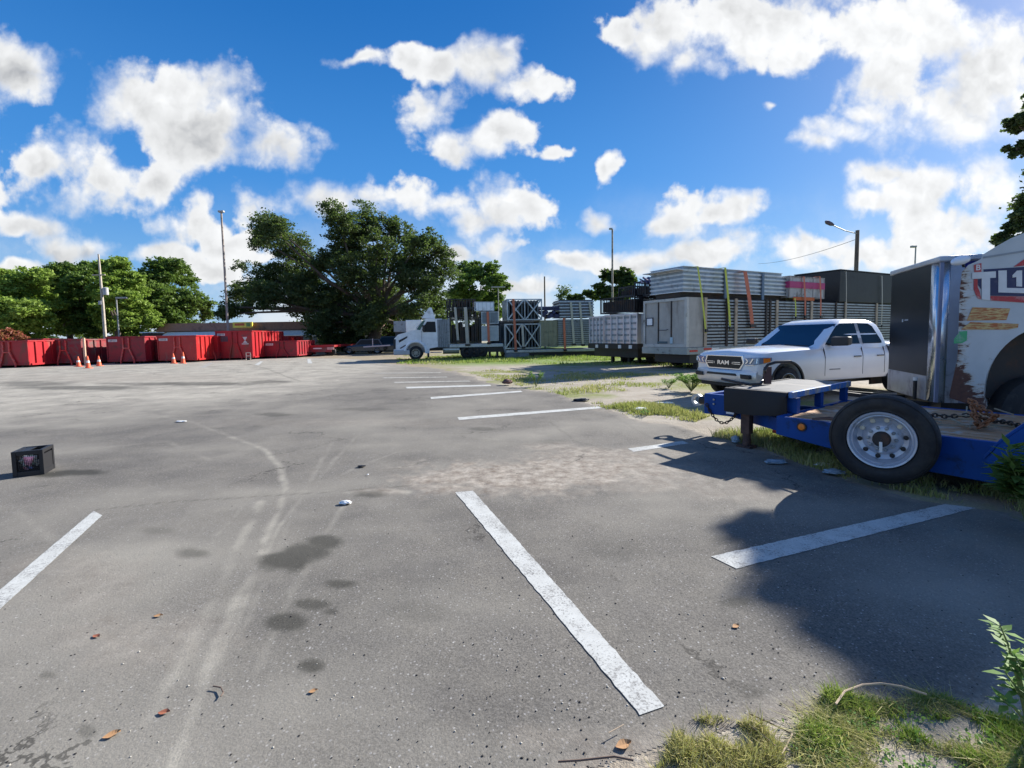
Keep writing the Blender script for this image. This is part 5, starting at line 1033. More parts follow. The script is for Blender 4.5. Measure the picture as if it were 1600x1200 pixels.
# ------------------------------------------------------------------ blue trailer
F0 = at(1213, 650, .58); F0.z = 0; aB = math.atan2(-.8, .6); UB = (.6, -.8)
bt = empty('equipment_trailer', F0, aB, 'low blue equipment trailer with wooden deck and raised black front platform', 'trailer')
ZD = .58; WB = 2.25; LB = 3.3
k = MB(); k.prism([(0, .35), (0, ZD), (LB, ZD), (LB, .20), (2.0, .19), (1.4, .20), (.55, .28)], 0, .06); k.prism([(0, .35), (0, ZD), (LB, ZD), (LB, .20), (2.0, .19), (1.4, .20), (.55, .28)], WB-.06, WB); k.box(0, .06, .062, WB-.062, .35, ZD); k.build('side_beams', blue, bt, bevel=.006)
k = MB(); y = .075
while y < WB-.12:
    k.box(.07+random.uniform(0, .03), LB, y, y+.145, ZD-.05, ZD-.008+random.uniform(-.006, .004)); y += .153
k.build('deck_planks', wood, bt); MB().box(.07, LB, .064, WB-.064, .40, ZD-.055).build('under_frame', dkint, bt)
k = MB(); k.box(-.80, .02, .30, 2.26, .825, .85); k.build('platform_plate', pm('anti_slip_plate', (.13, .13, .13), .75, dirt=.4, dcol=(.24, .23, .21)), bt)
k = MB(); k.box(.022, .075, .27, 2.30, .785, .865); k.build('platform_rail', bluew, bt, bevel=.006)
for y in (.34, 1.20, 2.12): MB().box(-.02, .10 if y < .4 else .06, y, y+.10, ZD+.002, .783).build('platform_post', blue, bt)
k = MB(); rgn = []
for f in np.linspace(0, 1, 9): x = -.83+.84*f; rgn.append([(x, .255+.02*math.sin(f*7), .52-.02*math.sin(f*5)), (x, .235+.015*math.sin(f*5), .80), (x, .26, .852), (x, .31, .86), (x, .31, .852), (x, .275, .79), (x, .29, .52)])
k.loft(rgn).build('rubber_flap', pm('black_rubber_flap', (.010, .010, .012), .65), bt, smooth=True)
k = MB(); rgn = []
for f in np.linspace(0, 1, 9): y = .32+1.9*f; rgn.append([(-.84-.06*math.sin(f*3), y, .50), (-.83, y, .80), (-.81, y, .858), (-.76, y, .858), (-.78, y, .79), (-.80, y, .5)])
k.loft(rgn).build('rubber_flap', pm('black_rubber_flap', (.010, .010, .012), .65), bt, smooth=True)
# drawbar: two converging beams to the nose
k = MB(); k.bar((.06, .3, .40), (-1.30, 1.02, .43), .08, .17); k.bar((.06, 1.95, .40), (-1.30, 1.24, .43), .08, .17); k.build('drawbar', blue, bt)
k = MB(); k.box(-1.42, -.86, .72, .80, .36, .68); k.box(-1.42, -1.36, .80, 1.30, .36, .68); k.box(-1.36, -.9, .80, 1.3, .55, .6); k.build('nose_plate', blue, bt, bevel=.008)
k = MB(); [k.tube([(-1.25, .715, z), (-1.25, .70, z)], .016, 8) for z in (.60, .53)]; k.build('bolts', alud, bt); k = MB(); k.box(-1.05, -.93, .712, .718, .40, .52); k.build('rating_sticker', white, bt)
MB().tube([(-1.42, 1.02, .52), (-1.66, 1.02, .52)], .07, 12).build('coupler', black, bt)
k = MB(); k.lathe((-1.72, 1.02, .52), [(-.03, .06), (-.03, .10), (.03, .10), (.03, .06), (-.03, .06)], 16, 'y'); k.build('pintle_ring', galv, bt)
k = MB(); k.tube([(-.6, .46, .03), (-.6, .46, .62)], .055, 12); k.box(-.66, -.54, .40, .52, .20, .60); k.build('jack_leg', pm('rusty_jack', (.13, .07, .05), .7, dirt=.5, dcol=(.05, .03, .03)), bt); MB().box(-.70, -.50, .36, .56, 0, .03).build('jack_foot', pm('rusty_jack', (.13, .07, .05)), bt)
k = MB(); k.tube([(-.45, 1.3, .42), (-.45, 1.3, .18)], .04, 8); k.box(-.56, -.34, 1.15, 1.45, .12, .2); k.build('hitch_part', redl, bt)
def chain(pts, lr=.028, th=.008, name='chain', mat=None, par=None, label=None, loc=None):
    P = [Vector(p) for p in pts]; seg = []; tot = 0
    L = [(P[i+1]-P[i]).length for i in range(len(P)-1)]; step = lr*1.5; s_ = 0; k = MB(); j = 0
    while s_ < sum(L):
        a = s_; i = 0
        while a > L[i]: a -= L[i]; i += 1
        p = P[i].lerp(P[i+1], a/L[i]); d = (P[i+1]-P[i]).normalized(); n_ = d.cross(Vector((.3, .2, 1))).normalized(); m_ = d.cross(n_)
        w_ = n_ if j % 2 else m_
        k.tube([p+d*lr*math.cos(t_)+w_*lr*.62*math.sin(t_) for t_ in np.linspace(0, 2*math.pi, 9)], th, 5, cap=False); s_ += step; j += 1
    o = k.build(name, mat or dkint, par, loc=loc)
    return o
cp = [(-1.36+.52*f, .70, .50-.95*f*(1-f)*1.05) for f in np.linspace(0, 1, 12)]; chain(cp, .03, .008, 'safety_chain', pm('rusty_chain', (.06, .04, .03), .6, .3), bt)
k = MB(); k.lathe((.30, -.012, .485), [(0, .052), (.0, .052), (.011, .052)], 20); k.tube([(.30, -.002, .485), (.30, -.016, .485)], .055, 20); k.build('lamp_bezel', black, bt); MB().lathe((.30, -.017, .485), [(0, .04), (-.008, .034), (-.012, .001)], 20).build('marker_lamp', amber, bt, smooth=True)
k = MB(); k.tube([(.42, .06, .60), (.55, .12, .62), (.68, .10, .61), (1.0, .02, .70)], .010, 6); k.tube([(.40, .03, .595), (.9, -.01, .66)], .012, 6); k.build('loose_rod', pm('rusty_jack', (.13, .07, .05)), bt)
for x in (1.60, 1.66): pass
# fender and wheel of the trailer at the far right
rg = []
for (x, z) in ((1.93, .50), (2.02, .66), (2.22, .90), (2.45, .98), (3.3, .98)): rg.append([(x, -.32, z), (x, -.02, z), (x, -.02, z-.04), (x, -.32, z-.04)])
MB().loft(rg).build('fender', blue, bt, bevel=.006); MB().prism([(1.95, .46), (2.02, .62), (2.22, .86), (2.45, .94), (3.3, .94), (3.3, .80), (2.5, .80), (2.3, .62), (2.15, .40)], -.34, -.322).build('fender_skirt', blue, bt)
wheel(bt, 2.62, -.16, .38, .24, .58, dkint, n=30)
# spare tyre on its carrier
TR = .458; cx, cz = 1.13, .520
sp = empty('spare_wheel', (F0.x+.6*cx-.8*.0, F0.y-.8*cx, 0), aB, 'big spare tyre with silver ten hole rim mounted on the blue trailer side', 'spare wheel')
sp.location = (F0.x+UB[0]*cx-.8*.05, F0.y+UB[1]*cx-.6*.05, cz); sp.rotation_euler = (0, 0, aB+R(9))
s_ = -1; W2 = .25; y0 = -.04
pr = [(y0, TR*.60), (y0-.01, TR*.80), (y0-.02, TR*.92), (y0-.045, TR*.975), (y0-.06, TR)]
for i in range(4): a = y0-.06-i*.036; pr += [(a-.026, TR*1.0), (a-.026, TR*.975), (a-.036, TR*.975), (a-.036, TR)]
yo = y0-W2; pr += [(yo+.03, TR*.998), (yo+.008, TR*.975), (yo-.002, TR*.945), (yo+.004, TR*.935), (yo-.006, TR*.90), (yo-.010, TR*.82), (yo-.008, TR*.73), (yo-.002, TR*.71), (yo-.004, TR*.66), (yo+.015, TR*.63), (yo+.04, TR*.61)]
def tyremat():
    m = bpy.data.materials.new('spare_tyre_rubber'); m.use_nodes = True; t = NT(m.node_tree); t.N.clear(); oc = t.n('ShaderNodeTexCoord').outputs['Object']
    c = t.mix(t.ss(t.noise(oc, 5, 8, .7), .42, .7), (.016, .016, .018), (.040, .036, .033)); b = t.n('ShaderNodeBsdfPrincipled', {'Base Color': c, 'Roughness': t.lin(t.noise(oc, 9, 5), .3, .7, .5, .8), 'Specular IOR Level': .4})
    bn = t.n('ShaderNodeBump', {'Height': t.noise(oc, 60, 4, .7), 'Strength': .3, 'Distance': .004}); t.L.new(bn.outputs[0], b.inputs['Normal']); t.L.new(b.outputs[0], t.n('ShaderNodeOutputMaterial').inputs[0]); return m
MB().lathe((0, 0, 0), pr, 72).build('tyre', tyremat(), sp, smooth=True)
rimw = pm('silver_rim_paint', (.52, .55, .62), .32, .35, dirt=.25, dcol=(.25, .24, .24), dscale=7)
RR_ = TR*.635
q = [(yo+.045, RR_*.985), (yo+.005, RR_*1.0), (yo-.008, RR_*.985), (yo-.004, RR_*.93), (yo+.02, RR_*.90), (yo+.03, RR_*.87), (yo+.028, RR_*.84), (yo+.06, RR_*.80), (yo+.11, RR_*.74), (yo+.125, RR_*.60), (yo+.09, RR_*.46), (yo+.075, RR_*.36), (yo+.08, RR_*.02)]
rim = MB().lathe((0, 0, 0), q, 72).build('rim', rimw, sp, smooth=True)
for k_ in range(10):
    a = 2*math.pi*k_/10+.15; c = (math.cos(a)*RR_*.665, yo+.106, math.sin(a)*RR_*.665); up_ = math.sin(a) > .35
    MB().lathe(c, [(0, .001), (0.002, .022), (.012, .024)], 14).build('hand_hole', pm('hole_lit_paint', (.75, .66, .5), .6) if up_ else black, rim)  # upper holes coloured pale to stand for light showing through
for k_ in range(10):
    a = 2*math.pi*k_/10; c = (math.cos(a)*RR_*.40, yo+.085, math.sin(a)*RR_*.40); MB().lathe(c, [(0, .019), (-.03, .017), (-.032, .001)], 6).build('lug_nut', alud, rim)
MB().lathe((0, 0, 0), [(yo+.08, RR_*.27), (yo+.02, RR_*.26), (yo+.005, RR_*.22), (yo+.004, .001)], 24).build('hub', dkint, rim, smooth=True)
k = MB(); k.bar((0, yo-.004, -.02), (.005, yo-.012, -.115), .026, .012); k.tube([(.005, yo-.01, -.115), (.005, yo-.02, -.13)], .015, 8); k.build('clamp_handle', conew, rim)
k = MB(); k.box(.9, 1.3, -.035, -.002, .38, .62); k.build('spare_carrier', black, bt)
# chains and straps heaped on the deck
hp = [(x, 1.1+.25*math.sin(x*5), .60+.03*abs(math.sin(x*9))) for x in np.linspace(1.0, 2.6, 26)]; k0 = F0+Vector((0, 0, 0))
o = chain([tuple(Vector((F0.x+UB[0]*p[0]+.8*p[1], F0.y+UB[1]*p[0]+.6*p[1], p[2]))) for p in hp], .035, .009, 'tie_chain', pm('rusty_chain', (.06, .04, .03))); tag(o, 'long rusty chain lying across the trailer deck behind the spare tyre', 'chain')
hp = [(1.75+.18*math.sin(i*2.1)*(i/14), .75+.15*math.cos(i*1.7), .61+.02*i*(i % 3)*.6) for i in range(14)]
o = chain([(F0.x+UB[0]*p[0]+.8*p[1], F0.y+UB[1]*p[0]+.6*p[1], p[2]) for p in hp], .032, .009, 'tie_chain', pm('orange_chain', (.30, .12, .05), .6, .2, dirt=.4)); tag(o, 'tangled orange-brown chain heap on the trailer deck', 'chain')
o = MB()
for i in range(26):
    x = random.uniform(1.0, 2.7); y = random.uniform(.5, 2.1); a = random.uniform(0, 6.28); L = random.uniform(.1, .45); p = Vector((F0.x+UB[0]*x+.8*y, F0.y+UB[1]*x+.6*y, .60)); o.bar(p, p+Vector((math.cos(a)*L, math.sin(a)*L, random.uniform(0, .05))), .015, .012)
o = o.build('twigs', pm('dry_twig', (.32, .26, .18), .9), None); tag(o, 'dry twigs and litter scattered on the trailer deck', 'litter', kind='stuff')
# ------------------------------------------------------------------ bent black hose and brown plate by the pickup front
A = at(1199, 600, .86); o = MB().box(-.05, .05, -.02, .02, 0, .26).build('upright_plate', pm('brown_plate', (.07, .03, .03), .6), None, loc=A); tag(o, 'dark brown upright plate standing at the platform edge', 'plate')
pts = [at(1128, 592, .92), at(1150, 597, .90), at(1172, 601, .88), at(1188, 600, .88), at(1194, 590, .93)]; D_ = pts[3].y
for (px, py) in ((1195, 577), (1200, 570), (1212, 566), (1236, 565)): pts.append(atD(px, py, D_))
o = MB().tube([tuple(p) for p in pts], .022, 8).build('bent_hose', black, None, smooth=True); tag(o, 'bent black tube curling up in front of the pickup bumper', 'hose')
# ------------------------------------------------------------------ enclosed trailer
E0 = atD(1387, 600, 9.9); E1 = atD(1460, 600, 8.0); E0.z = E1.z = 0; fv = (E1-E0); WE = fv.length; fv.normalize(); aE = math.atan2(fv.y, fv.x); UE = (fv.x, fv.y)
zt1 = wall(1387, 428, E0, UE)[1]; zt2 = wall(1460, 406, E0, UE)[1]; zE = (zt1+zt2)/2; zb = wall(1387, 576, E0, UE)[1]; zlow = wall(1400, 612, E0, UE)[1]
et = empty('enclosed_trailer', E0, aE, 'enclosed cargo trailer with black front panel and polished corner', 'trailer')
polish = pm('polished_aluminium', (.66, .70, .76), .22, .9, dirt=.2, dcol=(.45, .47, .5), dscale=1.2, streak=.3)
MB().box(0, WE-.02, .02, 6, zlow, zE-.06).build('body', pm('trailer_side_blue', (.26, .29, .42), .5), et); cwid = WE*.86
MB().box(.015, cwid, -.004, .018, zb, zE-.07).build('front_panel', pm('black_gloss_panel', (.006, .008, .012), .3, spec=.25), et)
k = MB(); rg = []
for f in np.linspace(0, 1, 10):
    a = R(90*f); rr = (WE-cwid)*.5; x = WE-rr+rr*math.sin(a); y = rr-rr*math.cos(a); rg.append([(x, y-.004, zlow), (x, y-.004, zE-.07), (x-.02, y+.02, zE-.07), (x-.02, y+.02, zlow)])
rg = [[(cwid, -.004, zlow), (cwid, -.004, zE-.07), (cwid, .018, zE-.07), (cwid, .018, zlow)]]+rg
k.loft(rg).build('corner_cap', polish, et, smooth='all'); MB().box(0, cwid-.002, -.006, .018, zlow, zb-.004).build('stone_guard', pm('tread_plate', (.50, .50, .54), .35, .6, dirt=.45, dcol=(.28, .24, .27), dscale=1.5), et)
k = MB(); k.box(-.03, WE+.03, -.03, 6, zE-.06, zE+.03); k.build('roof_trim', pm('roof_trim', (.55, .56, .58), .4, .5), et, bevel=.02)
MB().box(WE-.018, WE-.004, .34, 6, (zb+zE)*.5+.25, zE-.075).build('side_graphic', pm('navy_graphic', (.012, .012, .16), .35), et); MB().box(WE-.018, WE-.006, .15, .33, zlow, zE-.075).build('side_sheet', pm('brushed_sheet', (.46, .50, .58), .5, .4, dirt=.2), et)
MB().tube([(WE*.72, -.06, zlow-.02), (WE*.72, -.06, zlow+.32)], .03, 10).build('gas_strut', black, et); MB().tube([(WE*.72, -.06, zlow+.322), (WE*.72, -.06, zlow+.38)], .035, 10).build('strut_cap', conew, et)
k = MB(); k.box(.2, WE, .1, 6, zlow-.18, zlow-.002); k.bar((WE*.25, .2, zlow-.1), (WE*.5, -1.4, .45), .07); k.bar((WE*.8, .2, zlow-.1), (WE*.52, -1.4, .45), .07); k.build('chassis', black, et)
k = MB(); k.box(WE*.30, WE*.33, -.008, -.005, (zb+zE)*.49, (zb+zE)*.505); k.box(WE*.36, WE*.44, -.008, -.005, (zb+zE)*.497, (zb+zE)*.503); k.build('small_sticker', pm('sticker_pale', (.4, .45, .5), .5), et)
wheel(et, WE-.2, 3.6, .36, .22, .6, alud)
# ------------------------------------------------------------------ old white vehicle body
B0 = atD(1498, 600, 6.2); B0.z = 0; UW = Vector((.992, -.12, 0)).normalized(); aW = math.atan2(UW.y, UW.x); uw = (UW.x, UW.y)
def wb(px, py): return wall(px, py, B0, uw)
ob = empty('scrap_truck_body', B0, aW, 'old rusty white truck body lettered TL 1 behind the blue trailer', 'truck body')
def wp(*pp): return [wb(*p) for p in pp]
ctr = wb(1640, 612); rad_ = ctr[0]-wb(1537, 612)[0]
arc = []
for a in np.linspace(R(195), R(10), 26): arc.append((ctr[0]+rad_*math.cos(a)*1.0, ctr[1]+rad_*math.sin(a)*1.12))
out = wp((1483, 618), (1496, 560), (1498, 500), (1500, 450), (1503, 425), (1513, 414), (1527, 408)); out2 = wp((1535, 398), (1560, 383), (1580, 372), (1600, 364), (1680, 325), (1760, 300), (1900, 300), (1900, 640), (1735, 640))  # roofline past the right edge raised out of view to lengthen its shadow
bot = wp((1541, 638), (1515, 632), (1484, 622))
prof = out+[wb(1533, 404)]+out2+[p for p in arc[::-1] if p[1] > wb(1541, 638)[1]]+bot
m = bpy.data.materials.new('rusty_white_paint'); m.use_nodes = True; t = NT(m.node_tree); t.N.clear(); oc = t.n('ShaderNodeTexCoord').outputs['Object']; sx_ = t.n('ShaderNodeSeparateXYZ', {0: oc})
xl, zl_ = sx_.outputs[0], sx_.outputs[2]; z_lo = wb(1515, 625)[1]
edge_ = t.ss(xl, .26, -.05); low_ = t.ss(zl_, z_lo+.55, z_lo-.05)
str_ = t.noise(t.n('ShaderNodeMapping', {0: oc, 'Scale': (1.0, 1, 3.2)}).outputs[0], 5.5, 9, .72, .6)
rf = t.m('ADD', t.m('ADD', t.m('MULTIPLY', edge_, .30), t.m('MULTIPLY', low_, .30)), t.m('MULTIPLY', t.m('MULTIPLY', edge_, low_), .25))
rmask = t.ss(t.m('ADD', str_, rf), .765, .83); c = t.mix(t.lin(t.noise(oc, 1.6, 6, .6), .3, .7), (.40, .44, .47), (.52, .56, .59)); c = t.mix(t.ss(t.noise(oc, 7, 7, .7), .60, .72), c, (.30, .31, .30))
c = t.mix(t.m('MULTIPLY', t.ss(t.m('ADD', str_, rf), .66, .78), .5), c, (.38, .30, .20)); c = t.mix(rmask, c, t.mix(t.noise(oc, 18, 5, .7), (.03, .018, .02), (.17, .07, .045)))
b = t.n('ShaderNodeBsdfPrincipled', {'Base Color': c, 'Roughness': t.m('ADD', .45, t.m('MULTIPLY', rmask, .4))}); bn = t.n('ShaderNodeBump', {'Height': t.m('MULTIPLY', rmask, -1.0), 'Strength': .5, 'Distance': .004}); t.L.new(bn.outputs[0], b.inputs['Normal']); t.L.new(b.outputs[0], t.n('ShaderNodeOutputMaterial').inputs[0])
n = len(prof); k = MB(); shx, dep = .85, 1.0
k.v = [(x, 0, z) for x, z in prof]+[(x+shx, dep, z) for x, z in prof]; k.f = [tuple(range(n)), tuple(range(2*n-1, n-1, -1))]+[(i, (i+1) % n, n+(i+1) % n, n+i) for i in range(n)]
k.build('shell', m, ob)
def dec(pp, mat, nm, y=.004, th=.002): return MB().prism([wb(*p) for p in pp], -y-th, -y+.0).build(nm, mat, ob)
navy = pm('navy_vinyl', (.012, .02, .085), .5, dirt=.2, dcol=(.1, .1, .15)); redv = pm('red_vinyl', (.42, .03, .04), .5, dirt=.3, dcol=(.5, .4, .4), dscale=9); whv = pm('white_vinyl', (.62, .64, .66), .5, dirt=.15, dcol=(.4, .4, .4))
dec([(1536, 421), (1600, 417), (1750, 405), (1750, 470), (1600, 463), (1547, 462)], navy, 'lettering_field'); dec([(1547, 462.5), (1600, 463.5), (1750, 471), (1750, 484), (1600, 473), (1547, 469.5)], redv, 'lettering_stripe'); dec([(1583, 417), (1600, 405), (1750, 380), (1750, 404), (1600, 415)], redv, 'upper_red_flash')
dec([(1518, 426), (1555, 424), (1555, 434), (1546, 434.5), (1546, 469), (1533, 468), (1533, 435), (1518, 436)], whv, 'letter_T', .008); dec([(1559, 423), (1572, 422.5), (1572, 450), (1610, 450.5), (1610, 458.5), (1559, 457)], whv, 'letter_L', .008); dec([(1581, 430), (1588, 423), (1596, 422.5), (1596, 448), (1587, 447.5), (1587, 433), (1581, 434)], whv, 'figure_1', .008)
dec([(1521, 436), (1527, 436), (1527, 448), (1530, 455), (1533, 468), (1527, 466), (1523, 458), (1521, 452)], redv, 'red_figure'); dec([(1527.5, 436), (1532.5, 436), (1532.5, 452), (1528, 446)], navy, 'navy_figure')
k = dec([(1521, 414), (1533, 411), (1533, 425), (1522, 425.5)], pm('red_outline', (.5, .1, .1), .6), 'letter_B_field', .004); a_ = wb(1527.5, 418.5); text('letter_B', 'B', .10, (a_[0], -.009, a_[1]), (R(90), 0, 0), whv, ob, .001, .002)
yel = pm('faded_yellow_sticker', (.55, .42, .18), .6, dirt=.65, dcol=(.40, .10, .03), dscale=9, streak=6, var=.25)
dec([(1519, 480), (1578, 482), (1572, 500), (1510, 501)], yel, 'faded_sticker'); dec([(1516, 503), (1591, 506), (1590, 512), (1574, 515), (1501, 515)], yel, 'faded_sticker')
dec([(1499, 518), (1511, 517), (1510, 532), (1503, 536), (1490, 537), (1490, 530)], pm('green_sticker', (.06, .36, .16), .6, dirt=.4, dcol=(.3, .4, .35), dscale=9), 'green_patch'); dec([(1536, 404), (1600, 394), (1750, 380), (1750, 376), (1600, 391), (1536, 401)], pm('trim_grey', (.25, .28, .31), .5), 'roof_seam')
zz_ = wb(1586, 620); MB().prism([(ctr[0]-rad_*1.02, z_lo-.02), (ctr[0]-rad_*1.02, ctr[1]+rad_*1.15), (ctr[0]+rad_*1.02, ctr[1]+rad_*1.15), (ctr[0]+rad_*1.02, z_lo-.02)], .35, .40).build('arch_liner', dkint, ob)
wheel(ob, ctr[0]+.05, .25, .50, .3, .6, dkint, n=30); ob.children[-1].location.z = .5
q_ = wb(1491, 409); k = MB(); nn = []
for f in np.linspace(-1, 1, 11): r2 = math.sqrt(max(0, 1-f*f)); nn.append([(q_[0]+.115*f, -.10+.055*r2*math.cos(a), q_[1]+.02*f+.058*r2*math.sin(a)) for a in np.linspace(0, 2*math.pi, 13)[:-1]])
k.loft(nn).build('side_mirror', pm('mirror_white', (.66, .72, .80), .3, coat=.5), ob, smooth='all'); k = MB(); k.bar((q_[0]+.03, -.08, q_[1]), (wb(1508, 416)[0], .02, wb(1508, 416)[1]), .025); k.build('mirror_arm', black, ob)
# ------------------------------------------------------------------ milk crate
A = at(20, 747.5); U = (math.cos(R(27)), math.sin(R(27))); wc = wall(70, 744, A, U)[0]; hc = wall(16, 707, A, U)[1]
mc_ = empty('milk_crate', A, R(27), 'black plastic milk crate lying on the asphalt with colourful litter inside', 'crate'); b_ = .042
k = MB(); d_ = .34
for x in (0, wc-b_): 
    for y in (0, d_-b_): k.box(x, x+b_, y, y+b_, 0, hc)
for y in (0, d_-b_): k.box(b_, wc-b_, y+.002, y+b_-.002, 0, b_*1.6); k.box(b_, wc-b_, y+.002, y+b_-.002, hc-b_*1.3, hc)
for x in (0, wc-b_): k.box(x+.002, x+b_-.002, b_, d_-b_, 0, b_*1.6); k.box(x+.002, x+b_-.002, b_, d_-b_, hc-b_, hc)
k.build('frame', pm('black_plastic_crate', (.012, .012, .014), .5), mc_, bevel=.004); k = MB(); MB().box(b_, wc-b_, b_, d_-b_, .01, .02).build('bottom', black, mc_)
for i in range(9): k.bar((b_, d_-.02, hc*i/9), (wc-b_, d_-.02, hc*(i)/9+.01), .012)
for i in range(8):
    k.bar((wc-.02, b_, hc*i/8), (wc-.02, d_-b_, hc*i/8), .010, .010); k.bar((wc-.02, b_+(d_-2*b_)*i/8, b_), (wc-.02, b_+(d_-2*b_)*i/8, hc-b_), .010); k.bar((.02, b_+(d_-2*b_)*i/8, b_), (.02, b_+(d_-2*b_)*i/8, hc-b_), .010); k.bar((b_+(wc-2*b_)*i/8, d_-.02, b_), (b_+(wc-2*b_)*i/8, d_-.02, hc-b_), .010)
for i in range(1, 12): xa = b_+(wc-2*b_)*i/12; k.bar((xa, .012, b_), (xa, .012, hc-b_*1.2), .0045); za = b_+(hc-2*b_)*i/12; k.bar((b_, .014, za), (wc-b_, .014, za), .0045)
k.build('lattice', pm('black_plastic_crate', (.012, .012, .014)), mc_); k = MB(); k.box(wc-.012, wc-.008, .03, d_-.03, .03, hc*.8); k.box(.03, wc-.03, d_-.010, d_-.006, .03, hc-.03); k.box(.008, .012, .03, d_-.03, .03, hc-.03); k.box(.05, wc*.5, .04, d_-.03, hc-.012, hc-.006); k.build('side_panels', pm('black_plastic_crate', (.012, .012, .014)), mc_)
rl_ = random.Random(3)
for i in range(16):
    s_ = rl_.uniform(.03, .07); x = rl_.uniform(.08, wc-.08); y = rl_.uniform(.035, .10); z = rl_.uniform(.06, hc*.72); col = rl_.choice([('litter_white', (.82, .82, .8)), ('litter_pink', (.85, .35, .45)), ('litter_blue', (.25, .3, .65)), ('litter_green', (.45, .65, .5)), ('litter_white', (.82, .82, .8))])
    k = MB(); k.v = [(x+rl_.uniform(-s_, s_), y+rl_.uniform(-s_, s_)*.5, z+rl_.uniform(-s_, s_)) for _ in range(7)]; bm = bmesh.new(); [bm.verts.new(v) for v in k.v]; bmesh.ops.convex_hull(bm, input=bm.verts); me = bpy.data.meshes.new('litter_piece'); bm.to_mesh(me); bm.free(); me.materials.append(pm(*col)); o = bpy.data.objects.new('litter_piece', me); COL.objects.link(o); o.parent = mc_
# ------------------------------------------------------------------ litter on the ground
def crumple(loc, s, mat, name, label, cat='litter', seed=0, fl=.4, n=60, sx=1.0):
    r = np.random.default_rng(seed); bm = bmesh.new(); bmesh.ops.create_icosphere(bm, subdivisions=3, radius=1)
    for v in bm.verts:
        f = .6+.8*vnoise(np.array([v.co.x*2+9]), np.array([v.co.y*2+v.co.z*3+9]), 1.3, seed, 3)[0]; v.co = Vector((v.co.x*s*sx*f, v.co.y*s*f, max(-.2, v.co.z)*s*fl*f+s*fl*.2))
    me = bpy.data.meshes.new(name); bm.to_mesh(me); bm.free(); me.materials.append(mat); o = bpy.data.objects.new(name, me); COL.objects.link(o); o.location = loc; return tag(o, label, cat)
wl = pm('litter_white', (.82, .82, .8)); cl_ = pm('clear_plastic', (.25, .32, .38), .15, spec=.8)
crumple(at(540, 789)+Vector((0, 0, .02)), .035, wl, 'tissue', 'crumpled white tissue left of the long white line', seed=1, fl=.6, sx=1.6)
crumple(at(1211, 725)+Vector((0, 0, .02)), .075, cl_, 'crushed_bottle', 'crushed clear bottle on the shaded asphalt near the jack leg', seed=2, sx=1.8); crumple(at(1149, 694)+Vector((0, 0, .04)), .06, cl_, 'plastic_cup', 'clear plastic cup in the grass beside the jack leg', seed=3, fl=1.1)
crumple(at(1285, 730)+Vector((0, 0, .03)), .06, wl, 'plastic_bag', 'crumpled white bag piece left of the spare tyre', seed=4, sx=1.5); crumple(at(1303, 742)+Vector((0, 0, .03)), .08, cl_, 'plastic_bag', 'bigger pale bag piece nearest the spare tyre', seed=5, sx=1.5)
crumple(at(1002, 642)+Vector((0, 0, .03)), .10, wl, 'paper_scrap', 'white paper scrap on the gravel beside the lot edge', seed=6, sx=1.6); crumple(at(1040, 632)+Vector((0, 0, .03)), .12, wl, 'paper_scrap', 'white flat scrap farther back on the gravel', seed=8, sx=1.8, fl=.2)
crumple(at(908, 627)+Vector((0, 0, .02)), .12, black, 'black_scrap', 'dark scrap at the lot edge beside the white line', seed=9, fl=.4, sx=1.6); crumple(at(793, 602)+Vector((0, 0, .06)), .16, pm('brown_lump', (.12, .06, .05), .8), 'brown_lump', 'brown lump at the edge of the yellow grass', seed=10, fl=.8)
crumple(at(283, 660)+Vector((0, 0, .02)), .05, wl, 'paper_scrap', 'small white fleck of paper on the open asphalt left of centre', seed=11, fl=.3, sx=2); crumple(at(565, 731)+Vector((0, 0, .02)), .03, black, 'black_scrap', 'small dark fleck above the white tissue', seed=12, fl=.4, sx=1.8)
crumple(at(575, 744, 0)+Vector((0, 0, .02)), .012, wl, 'paper_scrap', 'tiny pale fleck between the white tissue and the dark fleck', seed=14)
def leaf(px, py, s, col, label, rz):
    p = at(px, py)+Vector((0, 0, .014)); k = MB(); rg = [[(s*f, -.3*s*math.sin(math.pi*min(max(f, .02), .98)), .1*s*f*f), (s*f, 0, -.02*s), (s*f, .3*s*math.sin(math.pi*min(max(f, .02), .98)), .12*s*f)] for f in np.linspace(0, 1, 7)]; k.loft(rg, close=False, cap=False); o = k.build('dead_leaf', pm(*col), None, loc=p); o.rotation_euler = (0, 0, rz); tag(o, label, 'leaf')
bl = ('dead_leaf_brown', (.30, .10, .05), .8); dl2 = ('dead_leaf_tan', (.40, .22, .10), .8)
leaf(160, 1158, .06, dl2, 'tan folded dead leaf near the bottom left corner', .6); leaf(247, 1118, .05, bl, 'reddish dead leaf on the dust track at the bottom left', .1); leaf(146, 996, .05, bl, 'small red-brown leaf on the left foreground asphalt', -.3); leaf(240, 966, .05, dl2, 'pale brown leaf near the left dust tracks', .2); leaf(482, 1086, .04, dl2, 'tiny tan leaf right of the round oil spot', .4); leaf(1145, 984, .05, dl2, 'small tan leaf right of the long white line', .5); leaf(962, 1172, .07, dl2, 'orange-tan dead leaf at the bottom edge grass tip', .3)
def stick(pp, rad, col, label, z=.03, nm='twig'):
    o = MB().tube([tuple(at(px, py, z)) for px, py in pp], rad, 6).build(nm, pm(*col), None, smooth=True); tag(o, label, 'twig')
tw = ('pale_twig', (.42, .32, .22), .8); td = ('dark_twig', (.12, .08, .06), .8)
stick([(1306, 1100), (1320, 1080), (1348, 1070), (1378, 1068), (1410, 1073), (1448, 1085)], .0045, tw, 'long pale arching stem lying over the right foreground grass', .06)
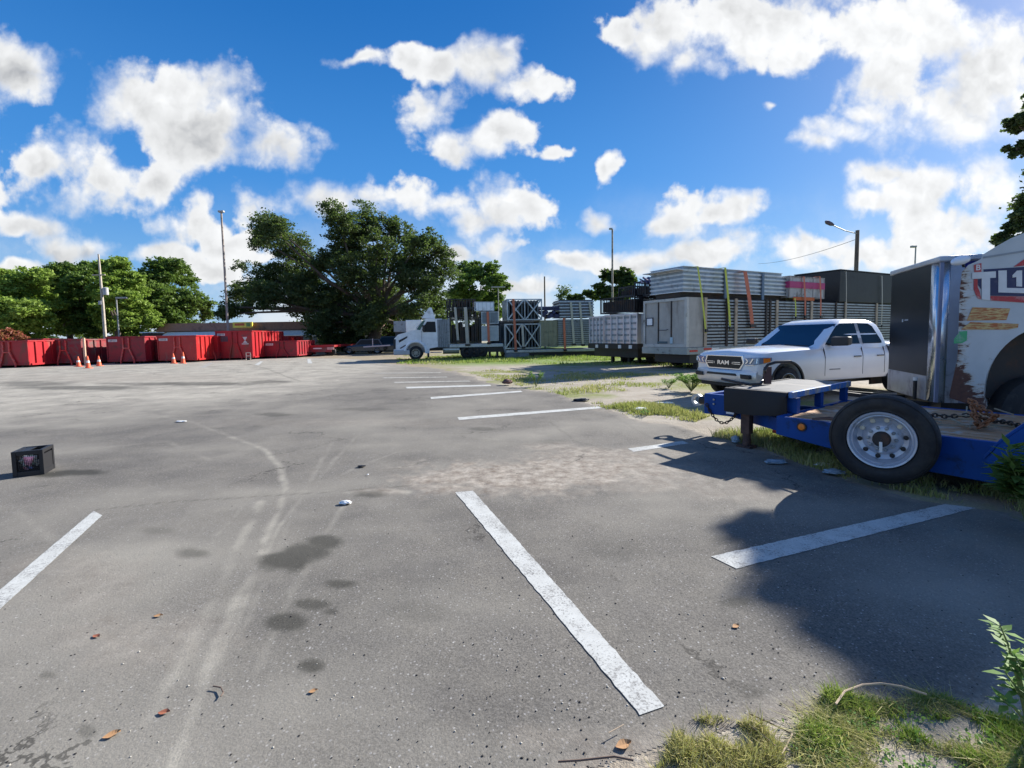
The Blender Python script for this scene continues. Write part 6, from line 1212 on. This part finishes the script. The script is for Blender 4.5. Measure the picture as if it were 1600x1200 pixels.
stick([(1170, 1115), (1200, 1128), (1236, 1146)], .003, td, 'dark thin stick between the two grass clumps'); stick([(1238, 1147), (1222, 1178)], .003, tw, 'short pale stick joined to the dark stick'); stick([(872, 1190), (905, 1188), (960, 1182), (990, 1188)], .004, td, 'dark stick at the bottom edge left of the grass'); stick([(951, 1145), (975, 1132)], .002, tw, 'little pale straw beside the end of the long white line'); stick([(333, 1072), (345, 1074), (349, 1082), (345, 1088)], .003, td, 'small curled black rubber strip on the asphalt', .02, 'rubber_strip'); stick([(1168, 1130), (1200, 1155), (1215, 1168)], .002, tw, 'thin tan stem beside the left grass clump')
# loose grit and seeds
n = 1500; r = np.random.default_rng(12); px = r.uniform(-20, 1640, n); py = 640+560*r.random(n)**.7; V = []; Fq = []
dens_ = np.where(px > 700, 1.0, .45)*np.where(py > 800, 1, .6); keep = r.random(n) < dens_
hullv = np.array([(1, 0, 0), (-1, 0, 0), (0, 1, 0), (0, -1, 0), (0, 0, 1), (0, 0, -.6)], float); hf = np.array([(0, 2, 4), (2, 1, 4), (1, 3, 4), (3, 0, 4), (2, 0, 5), (1, 2, 5), (3, 1, 5), (0, 3, 5)])
vd, fd_, vl, fl_ = [], [], [], []
for i in np.nonzero(keep)[0]:
    p = at(px[i], py[i], .02)
    if not inside(np.array([p.x]), np.array([p.y]), lot)[0]: continue
    s_ = r.uniform(.002, .006)*(1.5 if r.random() < .12 else 1); v = hullv*np.array([1, 1, .45])*s_*r.uniform(.6, 1.4, (6, 3))+np.array([p.x, p.y, .0085])
    if r.random() < .72: fd_.append(hf+len(vd)*6); vd.append(v)
    else: fl_.append(hf+len(vl)*6); vl.append(v)
o = npmesh('grit_dark', np.concatenate(vd), np.concatenate(fd_), pm('dark_grit', (.02, .018, .02), .8), nper=3); tag(o, 'black seeds and grit scattered over the near asphalt', 'grit', kind='stuff')
o = npmesh('grit_pale', np.concatenate(vl), np.concatenate(fl_), pm('pale_grit', (.40, .38, .34), .8), nper=3); tag(o, 'pale pebbles scattered over the near asphalt', 'grit', kind='stuff')
